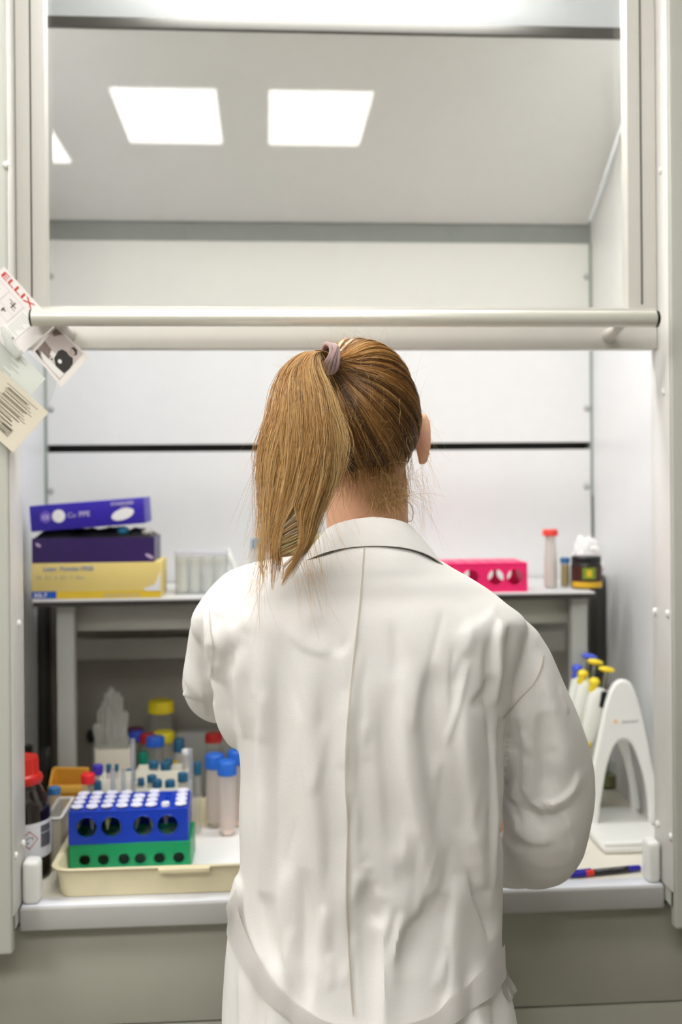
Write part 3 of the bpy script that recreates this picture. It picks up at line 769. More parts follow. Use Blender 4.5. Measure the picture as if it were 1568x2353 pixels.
# ---- things on the worktop, left
def brown_bottle():
    Y = 1.80; k = Y / FPX
    c = W(50, 1950, Y); r = 65 * k; z = lambda py: W(60, py, Y - r * .3).z
    zb = ZW + .0005
    sh = lambda py: W(60, py, Y).z
    t = empty('reagent_bottle', (c.x, Y, zb), 'dark brown reagent bottle with red screw cap and white hazard label', 'bottle')
    zs, zc = sh(1870), sh(1797)
    bm = NB(); lathe(bm, [(0, zb), (r * .9, zb), (r, zb + .005), (r, zs), (r * .97, zs + .012), (r * .88, zs + .026), (r * .74, zs + .038), (r * .6, zc), (r * .55, zc + .02)], (c.x, Y, 0), 48)
    fin(bm, 'bottle_body', P('amber_glass', (26, 16, 12), 0.08, var=.1, coat=.5), t)
    zt = sh(1738)
    bm = NB()
    pr = [(r * .58, zc - .002), (r * .70, zc), (r * .74, zc + .006), (r * .70, zc + .012), (r * .62, zc + .014), (r * .60, zc + .016), (r * .59, zt - .004), (r * .55, zt), (0, zt)]
    vs = lathe(bm, pr, (c.x, Y, 0), 64)
    for v in vs:
        d = Vector((v.co.x - c.x, v.co.y - Y, 0))
        if v.co.z > zc + .015 and r * .5 < d.length < r * .61 and v.co.z < zt - .001:
            a = math.atan2(d.y, d.x); v.co -= d * (.035 if math.sin(a * 12) > .3 else 0)
    fin(bm, 'screw_cap', P('cap_red', (206, 34, 26), 0.3, var=.05), t)
    z1, z0 = sh(1877), sh(1958)
    def wrap(pts_uv, mat, name, kk, lab=None):      # outline in (angle deg, z)
        bm = NB()
        vs = [bm.verts.new((c.x + r * kk * math.cos(R(a)), Y + r * kk * math.sin(R(a)), z)) for a, z in pts_uv]
        bm.faces.new(vs); return bm
    def wrapgrid(a0, a1, za, zb_, mat, name, kk, lab=None, n=24):
        bm = NB(); q = [[bm.verts.new((c.x + r * kk * math.cos(R(a)), Y + r * kk * math.sin(R(a)), z)) for z in (za, zb_)] for a in np.linspace(a0, a1, n)]
        for i in range(n - 1): bm.faces.new((q[i][0], q[i + 1][0], q[i + 1][1], q[i][1]))
        return bm
    lb = fin(wrapgrid(170, 385, z0, z1, 0, 0, 1.004), 'label', P('label_white', (232, 233, 240), .5, var=.01), t)
    # printed fine text lines
    bm = NB()
    for i in range(24):
        za = z1 - .006 - i * (z1 - z0 - .022) / 24
        if i == 8: continue
        q = [[bm.verts.new((c.x + r * 1.008 * math.cos(R(a)), Y + r * 1.008 * math.sin(R(a)), z)) for z in (za, za - .0011)] for a in np.linspace(321, 354 - (i * 7 % 5), 8)]
        for k2 in range(7): bm.faces.new((q[k2][0], q[k2 + 1][0], q[k2 + 1][1], q[k2][1]))
    fin(bm, 'printed_text', P('ink_dark', (70, 72, 84), .6), lb)
    # corrosive hazard diamond
    ca, cz = 297, z1 - .025
    ang = lambda mtr: math.degrees(mtr / r)
    def poly(pts, mat, name, kk, parent):
        bm = NB(); f = bm.faces.new([bm.verts.new((x, y, 0)) for x, y in pts])
        bmesh.ops.triangulate(bm, faces=[f]); bmesh.ops.subdivide_edges(bm, edges=bm.edges[:], cuts=3, use_grid_fill=True)
        for v in bm.verts:
            a = R(ca + ang(v.co.x)); v.co = Vector((c.x + r * kk * math.cos(a), Y + r * kk * math.sin(a), cz + v.co.y))
        return fin(bm, name, mat, parent)
    dm = lambda s: [(0, s), (s, 0), (0, -s), (-s, 0)]
    poly(dm(.0148), P('hazard_red', (178, 60, 55), .5), 'hazard_border', 1.008, lb)
    poly(dm(.0128), P('label_white', (232, 233, 240), .5), 'hazard_field', 1.012, lb)
    pts = [(-.007, -.005), (-.001, -.005), (-.001, -.0035), (-.007, -.0035)]
    ink = P('ink_dark', (70, 72, 84), .6)
    poly(pts, ink, 'hazard_symbol', 1.016, lb)
    poly([(-.006, -.001), (-.004, .0035), (.001, .005), (.006, .0035), (.0065, -.0005), (.0052, -.0005), (.0045, .0025), (.001, .0038), (-.003, .0025), (-.0048, -.001)], ink, 'hazard_symbol', 1.016, lb)
brown_bottle()
def darkbottle():
    Y = 2.02; c = W(64, 1720, Y); k = Y / FPX; zt = W(64, 1712, Y).z; zb = ZW + .0005
    t = empty('reagent_bottle', (c.x, Y, zb), 'dark glass bottle neck showing behind the red-capped bottle', 'bottle')
    bm = NB(); lathe(bm, [(0, zb), (.024, zb), (.026, zb + .004), (.026, zt - .06), (.012, zt - .035), (.0075, zt - .028), (.0075, zt - .012)], (c.x, Y, 0), 28); fin(bm, 'bottle_body', MATS['amber_glass'], t)
    bm = NB(); lathe(bm, [(.0078, zt - .02), (.009, zt - .018), (.009, zt - .001), (0, zt)], (c.x, Y, 0), 24); fin(bm, 'cap', m_black_pl, t)
darkbottle()
# round-topped glass tube leaning behind
bm = NB(); p1 = W(110, 1722, 2.06); p0 = W(100, 1800, 2.04); p0.z = ZW + .015
tube(bm, [p0, (p0 + p1) / 2, p1], [.012, .012, .0115], 20)
fin(bm, 'glass_tube', CLEAR('clear_glass'), label='clear round-ended glass tube leaning in the left rear corner', cat='tube', loc=(p0.x, p0.y, ZW))
# orange paper dish
def dish():
    Y = 1.997; x0, x1 = W(112, 1800, Y).x, W(199, 1800, Y).x; z0 = ZW + .0006
    z1, z2 = W(165, 1806, Y).z, W(165, 1762, Y + .036).z
    t = empty('cardboard_tray', ((x0 + x1) / 2, Y + .018, z0), 'folded orange-brown cardboard tray in the left rear corner', 'tray')
    m = P('orange_card', (214, 150, 40), .6, var=.3, scale=18)
    bm = NB(); L = [rloop(x0 + .006, x1 - .006, Y + .004, Y + .032, .004, z0), rloop(x0, x1, Y, Y + .036, .006, z1), rloop(x0 + .003, x1 - .003, Y + .002, Y + .034, .005, z1 - .001), rloop(x0 + .008, x1 - .008, Y + .006, Y + .030, .003, z0 + .002)]
    for l in L[1:3]:
        for p in l: p.z += (z2 - z1) * max(0, (p.y - Y) / .036) + .004 * noise.noise(p * 60)
    rr = loops(bm, L); bm.faces.new(rr[0][::-1]); bm.faces.new(rr[-1]); fin(bm, 'tray_body', m, t)
    bm = NB(); box(bm, x0 - .001, x1 + .001, Y - .002, Y + .0005, z1 - .012, z1 + .001, .0005); fin(bm, 'rim_strip', P('pale_orange_card', (232, 182, 80), .6), t)
dish()
vessel('vial', 'clear vial with teal-blue cap between brown bottle and blue rack', 'vial', 125, 1808, 27, 16, 1.83, ZW + .0005, (45, 105, 160), 'clear', 1.25, neck=.018, liquid=(215, 212, 200), lh=.5)
def tub():
    Y0, Y1 = 1.815, 1.93; z1 = ZW + .085
    xa_, xb_ = W(118, 1900, Y0).x - .002, tw0 - .017
    t = empty('plastic_tub', (xa_, 1.83, ZW), 'narrow clear plastic tub between the brown bottle and the tray', 'tub')
    bm = NB(); x0, x1 = xb_ - .024, xb_
    for b in ((x0, x1, Y0, Y0 + .002), (x0, x1, Y1 - .002, Y1), (x0, x0 + .002, Y0 + .002, Y1 - .002), (x1 - .002, x1, Y0 + .002, Y1 - .002)): box(bm, *b, ZW + .0005, z1)
    fin(bm, 'tub_walls', CLEAR('tub_plastic', (246, 244, 236), 0.6, (236, 230, 216)), t)
    bm = NB(); loops(bm, [rloop(x0 - .002, x1 + .002, Y0 - .002, Y1 + .002, .004, z1), rloop(x0 - .002, x1 + .002, Y0 - .002, Y1 + .002, .004, z1 + .0025), rloop(x0 + .002, x1 - .002, Y0 + .002, Y1 - .002, .003, z1 + .0025), rloop(x0 + .002, x1 - .002, Y0 + .002, Y1 - .002, .003, z1), rloop(x0 - .002, x1 + .002, Y0 - .002, Y1 + .002, .004, z1)])
    fin(bm, 'tub_rim', m_wplas, t)
tub()
# centrifuge tubes with blue caps
for px, pt, Y, lab in ((493, 1732, 2.00, 'leftmost of three blue-capped centrifuge tubes standing in the tray'), (522, 1747, 1.955, 'front blue-capped centrifuge tube, nearest of the three'), (545, 1723, 2.005, 'blue-capped centrifuge tube half hidden behind the lab coat')):
    vessel('centrifuge_tube', lab, 'tube', px, pt, 44, 32, Y, ZTR, (38, 108, 212), 'falcon', .9, liquid=(250, 228, 218) if px != 493 else None, lh=.35, group='blue-capped centrifuge tubes', seg=28)
# open white rack boxes behind the blue rack
def openbox(name, label, pxa, pxb, ptop, Y0, Y1, mat, cat='rack', wall=.002, z0=None, holes=False):
    x0, x1 = W(pxa, 1800, Y0).x, W(pxb, 1800, Y0).x; z0 = z0 or ZTR; z1 = W((pxa + pxb) / 2, ptop, Y0).z
    t = empty(name, ((x0 + x1) / 2, (Y0 + Y1) / 2, z0), label, cat)
    for b in ((x0, x1, Y0, Y0 + wall), (x0, x1, Y1 - wall, Y1), (x0, x0 + wall, Y0 + wall, Y1 - wall), (x1 - wall, x1, Y0 + wall, Y1 - wall)):
        bm = NB(); box(bm, *b, z0, z1, .0006); fin(bm, 'side_wall', mat, t)
    bm = NB(); box(bm, x0 + wall, x1 - wall, Y0 + wall, Y1 - wall, z0, z0 + .0015); fin(bm, 'base_plate', mat, t)
    return z0 + .0018
m_cream = P('rack_cream', (238, 234, 218), .45, var=.03)
zA = openbox('rack_box', 'cream open rack box of teal-capped tubes behind the blue rack', 305, 436, 1812, 1.90, 1.955, m_cream)
zB = openbox('rack_box', 'second cream rack box, behind the front row of teal caps', 312, 432, 1772, 1.972, 2.02, m_cream)
zC = openbox('rack_box', 'small cream rack box at the left behind the blue rack', 228, 300, 1790, 1.92, 1.97, m_cream)
zD = openbox('wire_basket', 'white open basket holding the crumpled clear bag', 219, 308, 1722, 2.075, 2.115, P('basket_white', (236, 230, 216), .5, var=.04), 'basket', z0=ZW + .0006)
WH = 'teal-capped vial, '
for (px, pt, wp, hc, Y, zz, lab) in (
        (324, 1788, 16, 16, 1.93, zA, 'small teal-capped tube, leftmost in the front cream box'),
        (349, 1781, 22, 15, 1.94, zA, 'teal-capped tube behind the front pair in the cream box'),
        (361, 1791, 23, 17, 1.918, zA, 'left one of the two front teal-capped tubes in the cream box'),
        (391, 1792, 23, 17, 1.918, zA, 'right one of the two front teal-capped tubes in the cream box'),
        (420, 1775, 23, 20, 1.935, zA, 'taller teal-capped tube at the right end of the front cream box'),
        (353, 1749, 23, 15, 1.985, zB, 'left teal-capped tube in the rear cream box'),
        (380, 1751, 23, 17, 1.99, zB, 'right teal-capped tube in the rear cream box'),
        (388, 1744, 18, 12, 2.008, zB, 'teal-capped tube mostly hidden at the back of the rear cream box'),
        (250, 1756, 12, 18, 1.945, zC, 'narrow dark teal-capped tube in the small left rack box'),
        (268, 1756, 9, 16, 1.955, zC, 'thinnest teal-capped tube in the small left rack box'),
        (247, 1797, 12, 24, 1.928, zC, 'short teal-capped tube at the front of the small left rack box'),
        (225, 1794, 16, 26, 1.90, ZTR, 'dark teal-capped tube beside the small red-capped vial'),
        (298, 1767, 17, 20, 1.975, ZTR, 'teal-capped vial with yellow contents between the cream boxes'),
        (454, 1751, 17, 28, 1.97, ZTR, 'slim teal-capped tube standing left of the centrifuge tubes')):
    vessel('vial', lab, 'vial', px, pt, wp, hc, Y, zz, TEAL, 'clear' if 'yellow' in lab or 'slim' in lab else 'milk', .85, liquid=(180, 170, 40) if 'yellow' in lab else None, lh=.75, group='teal-capped tubes behind the blue rack', seg=18)
vessel('vial', 'teal-blue tall-capped vial near the grey block', 'vial', 411, 1697, 25, 30, 2.12, ZW + .0006, (40, 100, 140), 'milk', .9, seg=20)
vessel('vial', 'vial with violet cap left of the small rack box', 'vial', 225, 1757, 24, 22, 1.965, ZTR, (62, 48, 170), 'clear', .85, seg=20)
vessel('vial', 'small clear vial with bright red cap at the tray left', 'vial', 202, 1777, 32, 22, 1.89, ZTR, (226, 36, 44), 'clear', .9, seg=20, liquid=(225, 225, 222), lh=.4)
vessel('vial', 'vial with round green cap among the teal caps', 'vial', 332, 1727, 28, 27, 2.10, ZW + .0006, GRN, 'clear', .75, liquid=(150, 130, 60), lh=.8, seg=20)
vessel('jar', 'clear jar with flat bright blue lid in the middle of the clutter', 'jar', 357, 1692, 42, 21, 2.09, ZW + .0006, (30, 98, 210), 'clear', .88, liquid=(226, 222, 200), lh=.55, seg=28)
vessel('jar', 'jar with blue lid left behind the red-lidded jar', 'jar', 313, 1680, 40, 20, 2.155, ZW + .0006, (50, 82, 205), 'clear', .9, liquid=(150, 110, 60), lh=.8, seg=24)
vessel('jar', 'jar with dark red lid farthest back behind the blue lids', 'jar', 311, 1672, 38, 12, 2.20, ZW + .0006, (110, 28, 40), 'clear', .9, liquid=(140, 100, 60), lh=.7, seg=24)
vessel('jar', 'jar with red lid between the two blue-lidded jars', 'jar', 340, 1686, 36, 20, 2.13, ZW + .0006, (190, 28, 34), 'clear', .9, seg=24)
vessel('jar', 'tall clear jar with bright yellow lid, highest of the clutter', 'jar', 370, 1608, 58, 28, 2.21, ZW + .0006, YEL, 'clear', .92, liquid=(160, 155, 120), lh=.25, seg=32)
vessel('jar', 'jar with low yellow lid just below the tall yellow-lidded one', 'jar', 376, 1680, 52, 24, 2.15, ZW + .0006, (236, 220, 40), 'milk', .86, seg=28)
vessel('vial', 'tiny vial with yellow cap behind the teal caps', 'vial', 402, 1748, 14, 18, 2.07, ZW + .0006, (214, 180, 30), 'clear', .85, seg=16)
vessel('jar', 'jar with dark red lid beside the coat sleeve', 'jar', 491, 1684, 40, 20, 2.14, ZW + .0006, (186, 30, 28), 'clear', .92, liquid=(170, 165, 145), lh=.85, seg=28)
# grey instrument block behind
x0, x1 = W(404, 1700, 2.22).x, W(640, 1700, 2.22).x
t = empty('instrument_block', ((x0 + x1) / 2, 2.24, ZW), 'light grey block standing at the back behind the red-lidded jar', 'block')
bm = NB(); box(bm, x0, x1, 2.225, 2.27, ZW + .0006, W(500, 1684, 2.22).z, .004); fin(bm, 'housing', P('block_grey', (176, 178, 174), .5), t)
# white open caps / tall clear pipettes
for px, pt, Y, lab in ((305, 1700, 1.90, 'thin white serological pipette standing left of the cream boxes'), (437, 1722, 1.89, 'thin clear pipette standing right of the cream boxes'), (283, 1770, 1.89, 'short clear pipette in front of the small rack box'), (259, 1768, 1.885, 'clear pipette standing at the left of the small rack box')):
    p = W(px, pt, Y); bm = NB(); tube(bm, [(p.x, Y, ZTR + .003), (p.x + .0006, Y, p.z - .04), (p.x, Y, p.z)], [.0035, .0042, .0042], 12)
    fin(bm, 'pipette_tube', CLEAR('pipette_plastic', (238, 240, 244), .35, (225, 228, 236)), label=lab, cat='pipette', group='standing pipettes', loc=(p.x, Y, ZTR))
vessel('vial', 'small white-capped vial right of the cream boxes', 'vial', 428, 1722, 20, 12, 2.0, ZTR, (238, 238, 236), 'milk', .85, seg=16)
# crumpled clear bag
cb = W(256, 1660, 2.095)
bag = crumple('plastic_bag', 'crumpled clear plastic bag stuffed in the white basket', 'bag', (cb.x, 2.097, (zD + W(256, 1595, 2.085).z) / 2), (.029, .0165, (W(256, 1595, 2.085).z - zD) / 2 * .92), CLEAR('bag_film', (246, 248, 244), .5, (250, 250, 244), rough=.12), 9, rough=.42, u=60, v=44)
# black socket hole plate on the rear panel
c = W(208, 1691, 2.283); bm = NB(); ellipsoid(bm, c, (.008, .003, .014), u=16, v=10)
fin(bm, 'cable_port', m_black_pl, tbl, label='small black cable port')

# ---- pipette stand on the right
def stand():
    Y = 1.93; k = Y / FPX
    o = [(1350, 1893), (1357, 1850), (1366, 1790), (1377, 1730), (1389, 1670), (1401, 1618), (1413, 1585), (1425, 1571), (1437, 1569), (1449, 1577), (1459, 1600), (1471, 1645), (1483, 1700), (1494, 1757), (1504, 1810), (1512, 1860), (1517, 1893)]
    h = [(1500, 1893), (1497, 1840), (1490, 1795), (1480, 1757), (1468, 1724), (1456, 1704), (1444, 1695), (1433, 1693), (1420, 1698), (1408, 1713), (1397, 1740), (1388, 1775), (1381, 1815), (1375, 1855), (1371, 1893)]
    out = crom(o, 50).tolist() + crom(h, 44).tolist()
    z0 = ZW + .012
    P2 = [W(a, b, Y) for a, b in out]
    pts = [(p.x, max(p.z, z0)) for p in P2]
    t = empty('pipette_stand', (W(1434, 1890, Y).x, 2.02, ZW), 'white arched pipette stand at the right of the worktop', 'stand')
    me = shape2d(pts, thick=.016, bevel=.005, res=3)
    me.transform(Matrix.Translation((0, Y + .008, 0)) @ XZ); link('arch_plate', me, m_wplas, t, label='front arched end plate')
    me = shape2d(pts, thick=.012, bevel=.003, res=2)
    M = Matrix.Translation((W(1434, 1700, Y).x, Y + .088, z0)) @ Matrix.Rotation(R(0), 4, 'Z') @ Matrix.Diagonal((.86, 1, .86, 1)) @ Matrix.Translation((-W(1434, 1700, Y).x, 0, -z0))
    me.transform(M @ XZ); link('arch_plate', me, m_wplas, t)
    xa_, xb_ = W(1352, 1890, Y).x, W(1499, 1890, Y).x
    bm = NB(); box(bm, xa_ - .01, xb_ - .002, Y - .125, Y + .10, ZW + .0005, ZW + .012, .004, seg=3); fin(bm, 'base_slab', P('stand_base', (226, 226, 220), .4), t)
    bm = NB(); box(bm, xa_ - .008, xb_ - .004, Y - .123, Y - .115, ZW + .0115, ZW + .02, .003, seg=3); fin(bm, 'base_rim', m_wplas, t)
    # hanger rail
    a = W(1405, 1612, Y)
    bm = NB(); box(bm, a.x - .006, a.x + .02, Y + .012, Y + .085, a.z - .006, a.z + .004, .002); fin(bm, 'hanger_rail', P('rail_pale', (222, 222, 216), .4), t)
    # round orange mark and lettering on the front plate
    q = W(1415, 1658, Y)
    me = shape2d(circ(0, 0, .0034)); me.transform(Matrix.Translation((q.x, Y - .0004, q.z)) @ XZ); link('round_mark', me, P('mark_orange', (240, 190, 140), .5), t, smooth=False)
    me = text2d('eppendorf', 9.5 * k, bold=.0001); me.transform(Matrix.Translation((W(1429, 1661, Y).x, Y - .0004, W(1429, 1661, Y).z)) @ XZ); link('lettering', me, P('mark_grey', (168, 168, 165), .5), t, smooth=False)
stand()
def pipette(Y, bx, by, colr, label, dx, hide=0):
    """bx, by: pixel of the top of the body; dx: lean"""
    k = Y / FPX
    top = W(bx, by, Y)
    ax = Vector((-.2, 0, -1)).normalized()
    t = empty('pipette', (top.x, Y, top.z - .1), label, 'pipette', 'pipettes hanging on the stand')
    side = Vector((ax.z, 0, -ax.x)); side = side if side.x > 0 else -side
    grey = P('pipette_grey', (224, 225, 216), .4, var=.03)
    bm = NB(); tube(bm, [top + side * .006, top + side * .006 + ax * .012, top + side * .006 + ax * .05, top + side * .004 + ax * .09, top + side * .002 + ax * .098], [.0105, .0125, .013, .0115, .0095], 20, flat=1.4, side=(0, 1, 0))
    fin(bm, 'grip_body', grey, t)
    bm = NB(); tube(bm, [top + ax * .098, top + ax * .104], [.0128, .0125], 20); fin(bm, 'colour_ring', P('ring_yellow', (226, 196, 40), .4) if colr != 'b' else P('ring_blue', (60, 80, 200), .4), t)
    bm = NB(); tube(bm, [top + ax * .104, top + ax * .135, top + ax * .17, top + ax * .215], [.011, .0095, .005, .0032], 16); fin(bm, 'tip_cone', grey, t)
    mc = P('knob_yellow', (240, 212, 40), .35) if colr != 'b' else P('knob_blue', (70, 92, 215), .35)
    # plunger with oval push button, leaning right behind
    b0 = top + side * .016 + Vector((0, .004, .0))
    bm = NB(); tube(bm, [b0 + ax * .006, b0 - ax * .034], .0042, 12); fin(bm, 'plunger_rod', P('rod_grey', (120, 120, 112), .3, metal=.5), t)
    bc = b0 - ax * .039
    bm = NB(); ellipsoid(bm, (0, 0, 0), (.0155, .011, .0058), u=24, v=14)
    M = Matrix.Translation(bc) @ Matrix.Rotation(R(10), 4, 'Y')
    bm.transform(M); fin(bm, 'push_button', mc, t)
    # round ejector knob
    e0 = top - side * .004
    bm = NB(); tube(bm, [e0 + ax * .004, e0 - ax * .008, e0 - ax * .009], [.0078, .0078, .007], 16)
    ellipsoid(bm, e0 - ax * .013, (.0104, .0104, .0088), u=20, v=12); fin(bm, 'ejector_knob', mc, t)
    w0 = top + side * .0150 + ax * .014 + Vector((0, -.0115, 0))
    if hide: return
    bm = NB(); box(bm, -.0062, .0062, -.003, .003, -.015, .015, .003, seg=3); bm.transform(Matrix.Translation(w0) @ Matrix.Rotation(R(11), 4, 'Y')); fin(bm, 'volume_display', P('display_black', (14, 15, 17), .2), t)
pipette(1.957, 1368, 1584, 'y', 'nearest yellow-buttoned pipette hanging on the white stand', 0)
pipette(1.985, 1342, 1566, 'y', 'second yellow-buttoned pipette, behind the nearest one', 0, 1)
pipette(2.013, 1329, 1553, 'b', 'blue-buttoned pipette, farthest back on the stand', 0, 1)
# low white slab / glass behind the stand, and a greenish flask
x0 = W(1385, 1870, 2.2).x
def flask():
    Y = 2.20; c = W(1396, 1820, Y); t = empty('glass_beaker', (c.x, Y, ZW), 'small glass beaker with greenish liquid seen through the stand arch', 'beaker'); zb = ZW + .0006
    bm = NB(); lathe(bm, [(0, zb), (.022, zb), (.024, zb + .003), (.024, zb + .055), (.0255, zb + .057), (.0225, zb + .055), (.0225, zb + .004), (0, zb + .003)], (c.x, Y, 0), 28); fin(bm, 'vessel_body', CLEAR('clear_glass'), t)
    bm = NB(); lathe(bm, [(0, zb + .0035), (.022, zb + .004), (.022, zb + .026), (0, zb + .026)], (c.x, Y, 0), 28); fin(bm, 'contents', P('olive_liquid', (135, 135, 85), .3), t)
flask()
# blue ball pen
def pen():
    a, b = WZ(1292, 2012, ZW + .006), WZ(1472, 1994, ZW + .006)
    d = (b - a); Lp = d.length; d.normalize()
    t = empty('ballpoint_pen', (a + b) / 2 - Vector((0, 0, .005)), 'blue, red and black ballpoint pen lying on the worktop edge', 'pen')
    pos = lambda f: a + d * (Lp * f)
    r = .0052
    blue = P('pen_blue', (40, 34, 160), .25)
    def seg_(name, f0, f1, r0, r1, m, mid=None):
        bm = NB(); n = 6; fs = np.linspace(f0, f1, n); rs = np.linspace(r0, r1, n)
        if mid: rs = mid
        tube(bm, [pos(f) for f in fs], list(rs), 20); return fin(bm, name, m, t)
    seg_('pen_cap', 0.03, .30, .002, .0056, blue, [.0022, .0036, .0046, .0052, .0056, .0056])
    seg_('cap_band', .295, .385, .0057, .0057, P('pen_red', (232, 52, 30), .3))
    seg_('barrel', .39, .84, r, r, P('pen_black', (24, 24, 28), .3))
    seg_('end_plug', .845, .985, r, r * .9, blue)
    bm = NB(); off = Vector((0, 0, .0056)); q = [pos(f) + off for f in (0.0, .1, .36)]
    tube(bm, q, [.0014, .0016, .0018], 8); fin(bm, 'pocket_clip', blue, t)
    me = text2d('PERMANENT UNIVERSAL', .0046, thick=.0002)
    ang = math.atan2(d.y, d.x)
    me.transform(Matrix.Translation(pos(.42) + Vector((0, -r * .86, .0018))) @ Matrix.Rotation(ang, 4, 'Z') @ Matrix.Rotation(R(68), 4, 'X')); link('lettering', me, P('pen_print', (200, 196, 205), .5), t, smooth=False)
pen()

# ------------------------------------------------------------------ papers taped to the left pillar
def quad(cs, Y):
    return [W(a, b, Y) for a, b in cs]
def bil(q, u, v):       # q: top-left, top-right, bottom-right, bottom-left
    return (q[0] * (1 - u) + q[1] * u) * (1 - v) + (q[3] * (1 - u) + q[2] * u) * v
def sheet(name, label, cs, Y, mat, cat='paper', group=None, curl=0.0, n=10, thick=0.0005):
    q = quad(cs, Y); c = bil(q, .5, .5)
    t = empty(name, c, label, cat, group)
    bm = NB()
    def pt(u, v, off=0):
        p = bil(q, u, v)
        p.y += off - curl * ((u - .5) ** 2 + (v - .5) ** 2)
        return p
    F = [[bm.verts.new(pt(i / n, j / n)) for i in range(n + 1)] for j in range(n + 1)]
    B = [[bm.verts.new(pt(i / n, j / n, thick)) for i in range(n + 1)] for j in range(n + 1)]
    for j in range(n):
        for i in range(n):
            bm.faces.new((F[j][i], F[j][i + 1], F[j + 1][i + 1], F[j + 1][i]))
            bm.faces.new((B[j][i], B[j + 1][i], B[j + 1][i + 1], B[j][i + 1]))
    for k in range(n):
        bm.faces.new((F[0][k], B[0][k], B[0][k + 1], F[0][k + 1])); bm.faces.new((F[n][k + 1], B[n][k + 1], B[n][k], F[n][k]))
        bm.faces.new((F[k + 1][0], B[k + 1][0], B[k][0], F[k][0])); bm.faces.new((F[k][n], B[k][n], B[k + 1][n], F[k + 1][n]))
    fin(bm, 'sheet', mat, t)
    return t, pt
def marks(t, pt, name, mat, polys, off=-0.0003, sub=True):
    bm = NB()
    for pl_ in polys:
        if len(pl_) == 4:
            a, b, c, d = [Vector((*p, 0)) for p in pl_]
            n = 6
            top = [bm.verts.new(pt(*(a + (b - a) * k / n).xy, off)) for k in range(n + 1)]
            bot = [bm.verts.new(pt(*(d + (c - d) * k / n).xy, off)) for k in range(n + 1)]
            for k in range(n): bm.faces.new((top[k], top[k + 1], bot[k + 1], bot[k]))
        else:
            bm.faces.new([bm.verts.new(pt(u, v, off)) for u, v in pl_])
    return fin(bm, name, mat, t, smooth=False)
def hl(u0, u1, v, w=.006): return [(u0, v - w / 2), (u1, v - w / 2), (u1, v + w / 2), (u0, v + w / 2)]
def vl(v0, v1, u, w=.006): return [(u - w / 2, v0), (u + w / 2, v0), (u + w / 2, v1), (u - w / 2, v1)]
m_pink = P('paper_pinkish', (232, 226, 224), .7, var=.01); m_crm = P('paper_cream', (214, 206, 188), .75, var=.05)
m_prn = P('print_grey', (150, 150, 148), .7); m_prd = P('print_dark', (84, 76, 60), .7); m_red = P('print_red', (206, 60, 48), .6)
m_thin = P('print_thin', (176, 168, 168), .7)
# instruction sheet: u runs down-right along the long top edge, v runs down-left
cs = [(10, 613), (128, 745), (38, 826), (-80, 694)]
t1, f1 = sheet('printed_card', 'white instruction card with red ELLIX heading and line drawings on the left pillar', cs, 1.6165, m_pink, cat='card', curl=.004)
me = text2d('ELLIX', .62, thick=.0001, bold=.008, spacing=1.02)
q = quad(cs, 1.6165); U = (q[1] - q[0]); V = (q[3] - q[0])
xs = [v.co.x for v in me.vertices]; x0_, x1_ = min(xs), max(xs)
ys = [v.co.y for v in me.vertices]; y1_ = max(ys)
for v in me.vertices:
    u = .055 + (v.co.x - x0_) / (x1_ - x0_) * .60; w_ = .155 - v.co.y / y1_ * .105
    z = v.co.z; p = f1(u, w_, -.0004 - (z > 0) * .0001); v.co = p
link('heading', me, m_red, t1, smooth=False, label='red heading letters')
L = []
for v in (.24, .50, .66): L.append(hl(.0, .58, v, .004))
for u in (.02, .28, .56): L.append(vl(.24, .66, u, .004))
marks(t1, f1, 'drawing_frame', m_thin, L)
L = [hl(.10, .15, .34, .02), hl(.12, .2, .40, .012), vl(.34, .44, .17, .012), hl(.36, .46, .33, .014), hl(.40, .50, .37, .02), vl(.30, .42, .45, .018), hl(.44, .52, .42, .010), hl(.38, .44, .55, .022), vl(.52, .60, .395, .022), hl(.06, .12, .56, .012), vl(.52, .60, .10, .01)]
marks(t1, f1, 'line_drawing', m_prd, L)
marks(t1, f1, 'label_patch', P('patch_white', (234, 232, 228), .7, var=.01), [[(.58, .28), (.80, .28), (.80, .82), (.58, .82)]], -.0002)
L = []
for i in range(9): L.append(hl(.60, .78 - (i * 5 % 4) * .02, .33 + i * .045, .008))
L.append([(.75, .76), (.78, .76), (.78, .80), (.75, .80)])
marks(t1, f1, 'small_print', m_prn, L, -.0005)
# second printed sheet under the clear sleeve
cs = [(0, 740), (72, 800), (118, 872), (-90, 840)]
cs = [(-30, 740), (105, 870), (52, 930), (-95, 800)]
t2, f2 = sheet('printed_sheet', 'pale sheet of printed lines behind the clear sleeve below the instruction card', cs, 1.6185, P('paper_greenish', (234, 235, 229), .75, var=.02), curl=.0)
L = []
for i in range(13): L.append(hl(.12 + (i % 4) * .03, .72 - (i * 7 % 5) * .05, .12 + i * .062, .014))
marks(t2, f2, 'printed_lines', m_prn, L)
L = [hl(.14, .34, .30 + i * .055, .02) for i in range(6)]
marks(t2, f2, 'bold_lines', m_prd, L, -.0006)
# clear sleeve
cs = [(-20, 752), (136, 900), (112, 955), (-110, 860)]
cs = [(22, 770), (132, 872), (104, 962), (-50, 812)]
t3, f3 = sheet('plastic_sleeve', 'clear glossy plastic sleeve hanging over the printed sheet on the left pillar', cs, 1.6140, CLEAR('sleeve_film', (252, 253, 252), .07, (236, 238, 236), rough=.12), cat='sleeve', curl=-.006)
bm = NB(); tube(bm, [W(6, 752, 1.609), W(20, 790, 1.608), W(38, 815, 1.609), W(50, 808, 1.610)], [.004, .006, .006, .003], 10, flat=.3)
fin(bm, 'folded_corner', CLEAR('sleeve_fold', (248, 250, 248), .5, (236, 238, 236), rough=.1), t3, label='folded glossy corner of the sleeve')
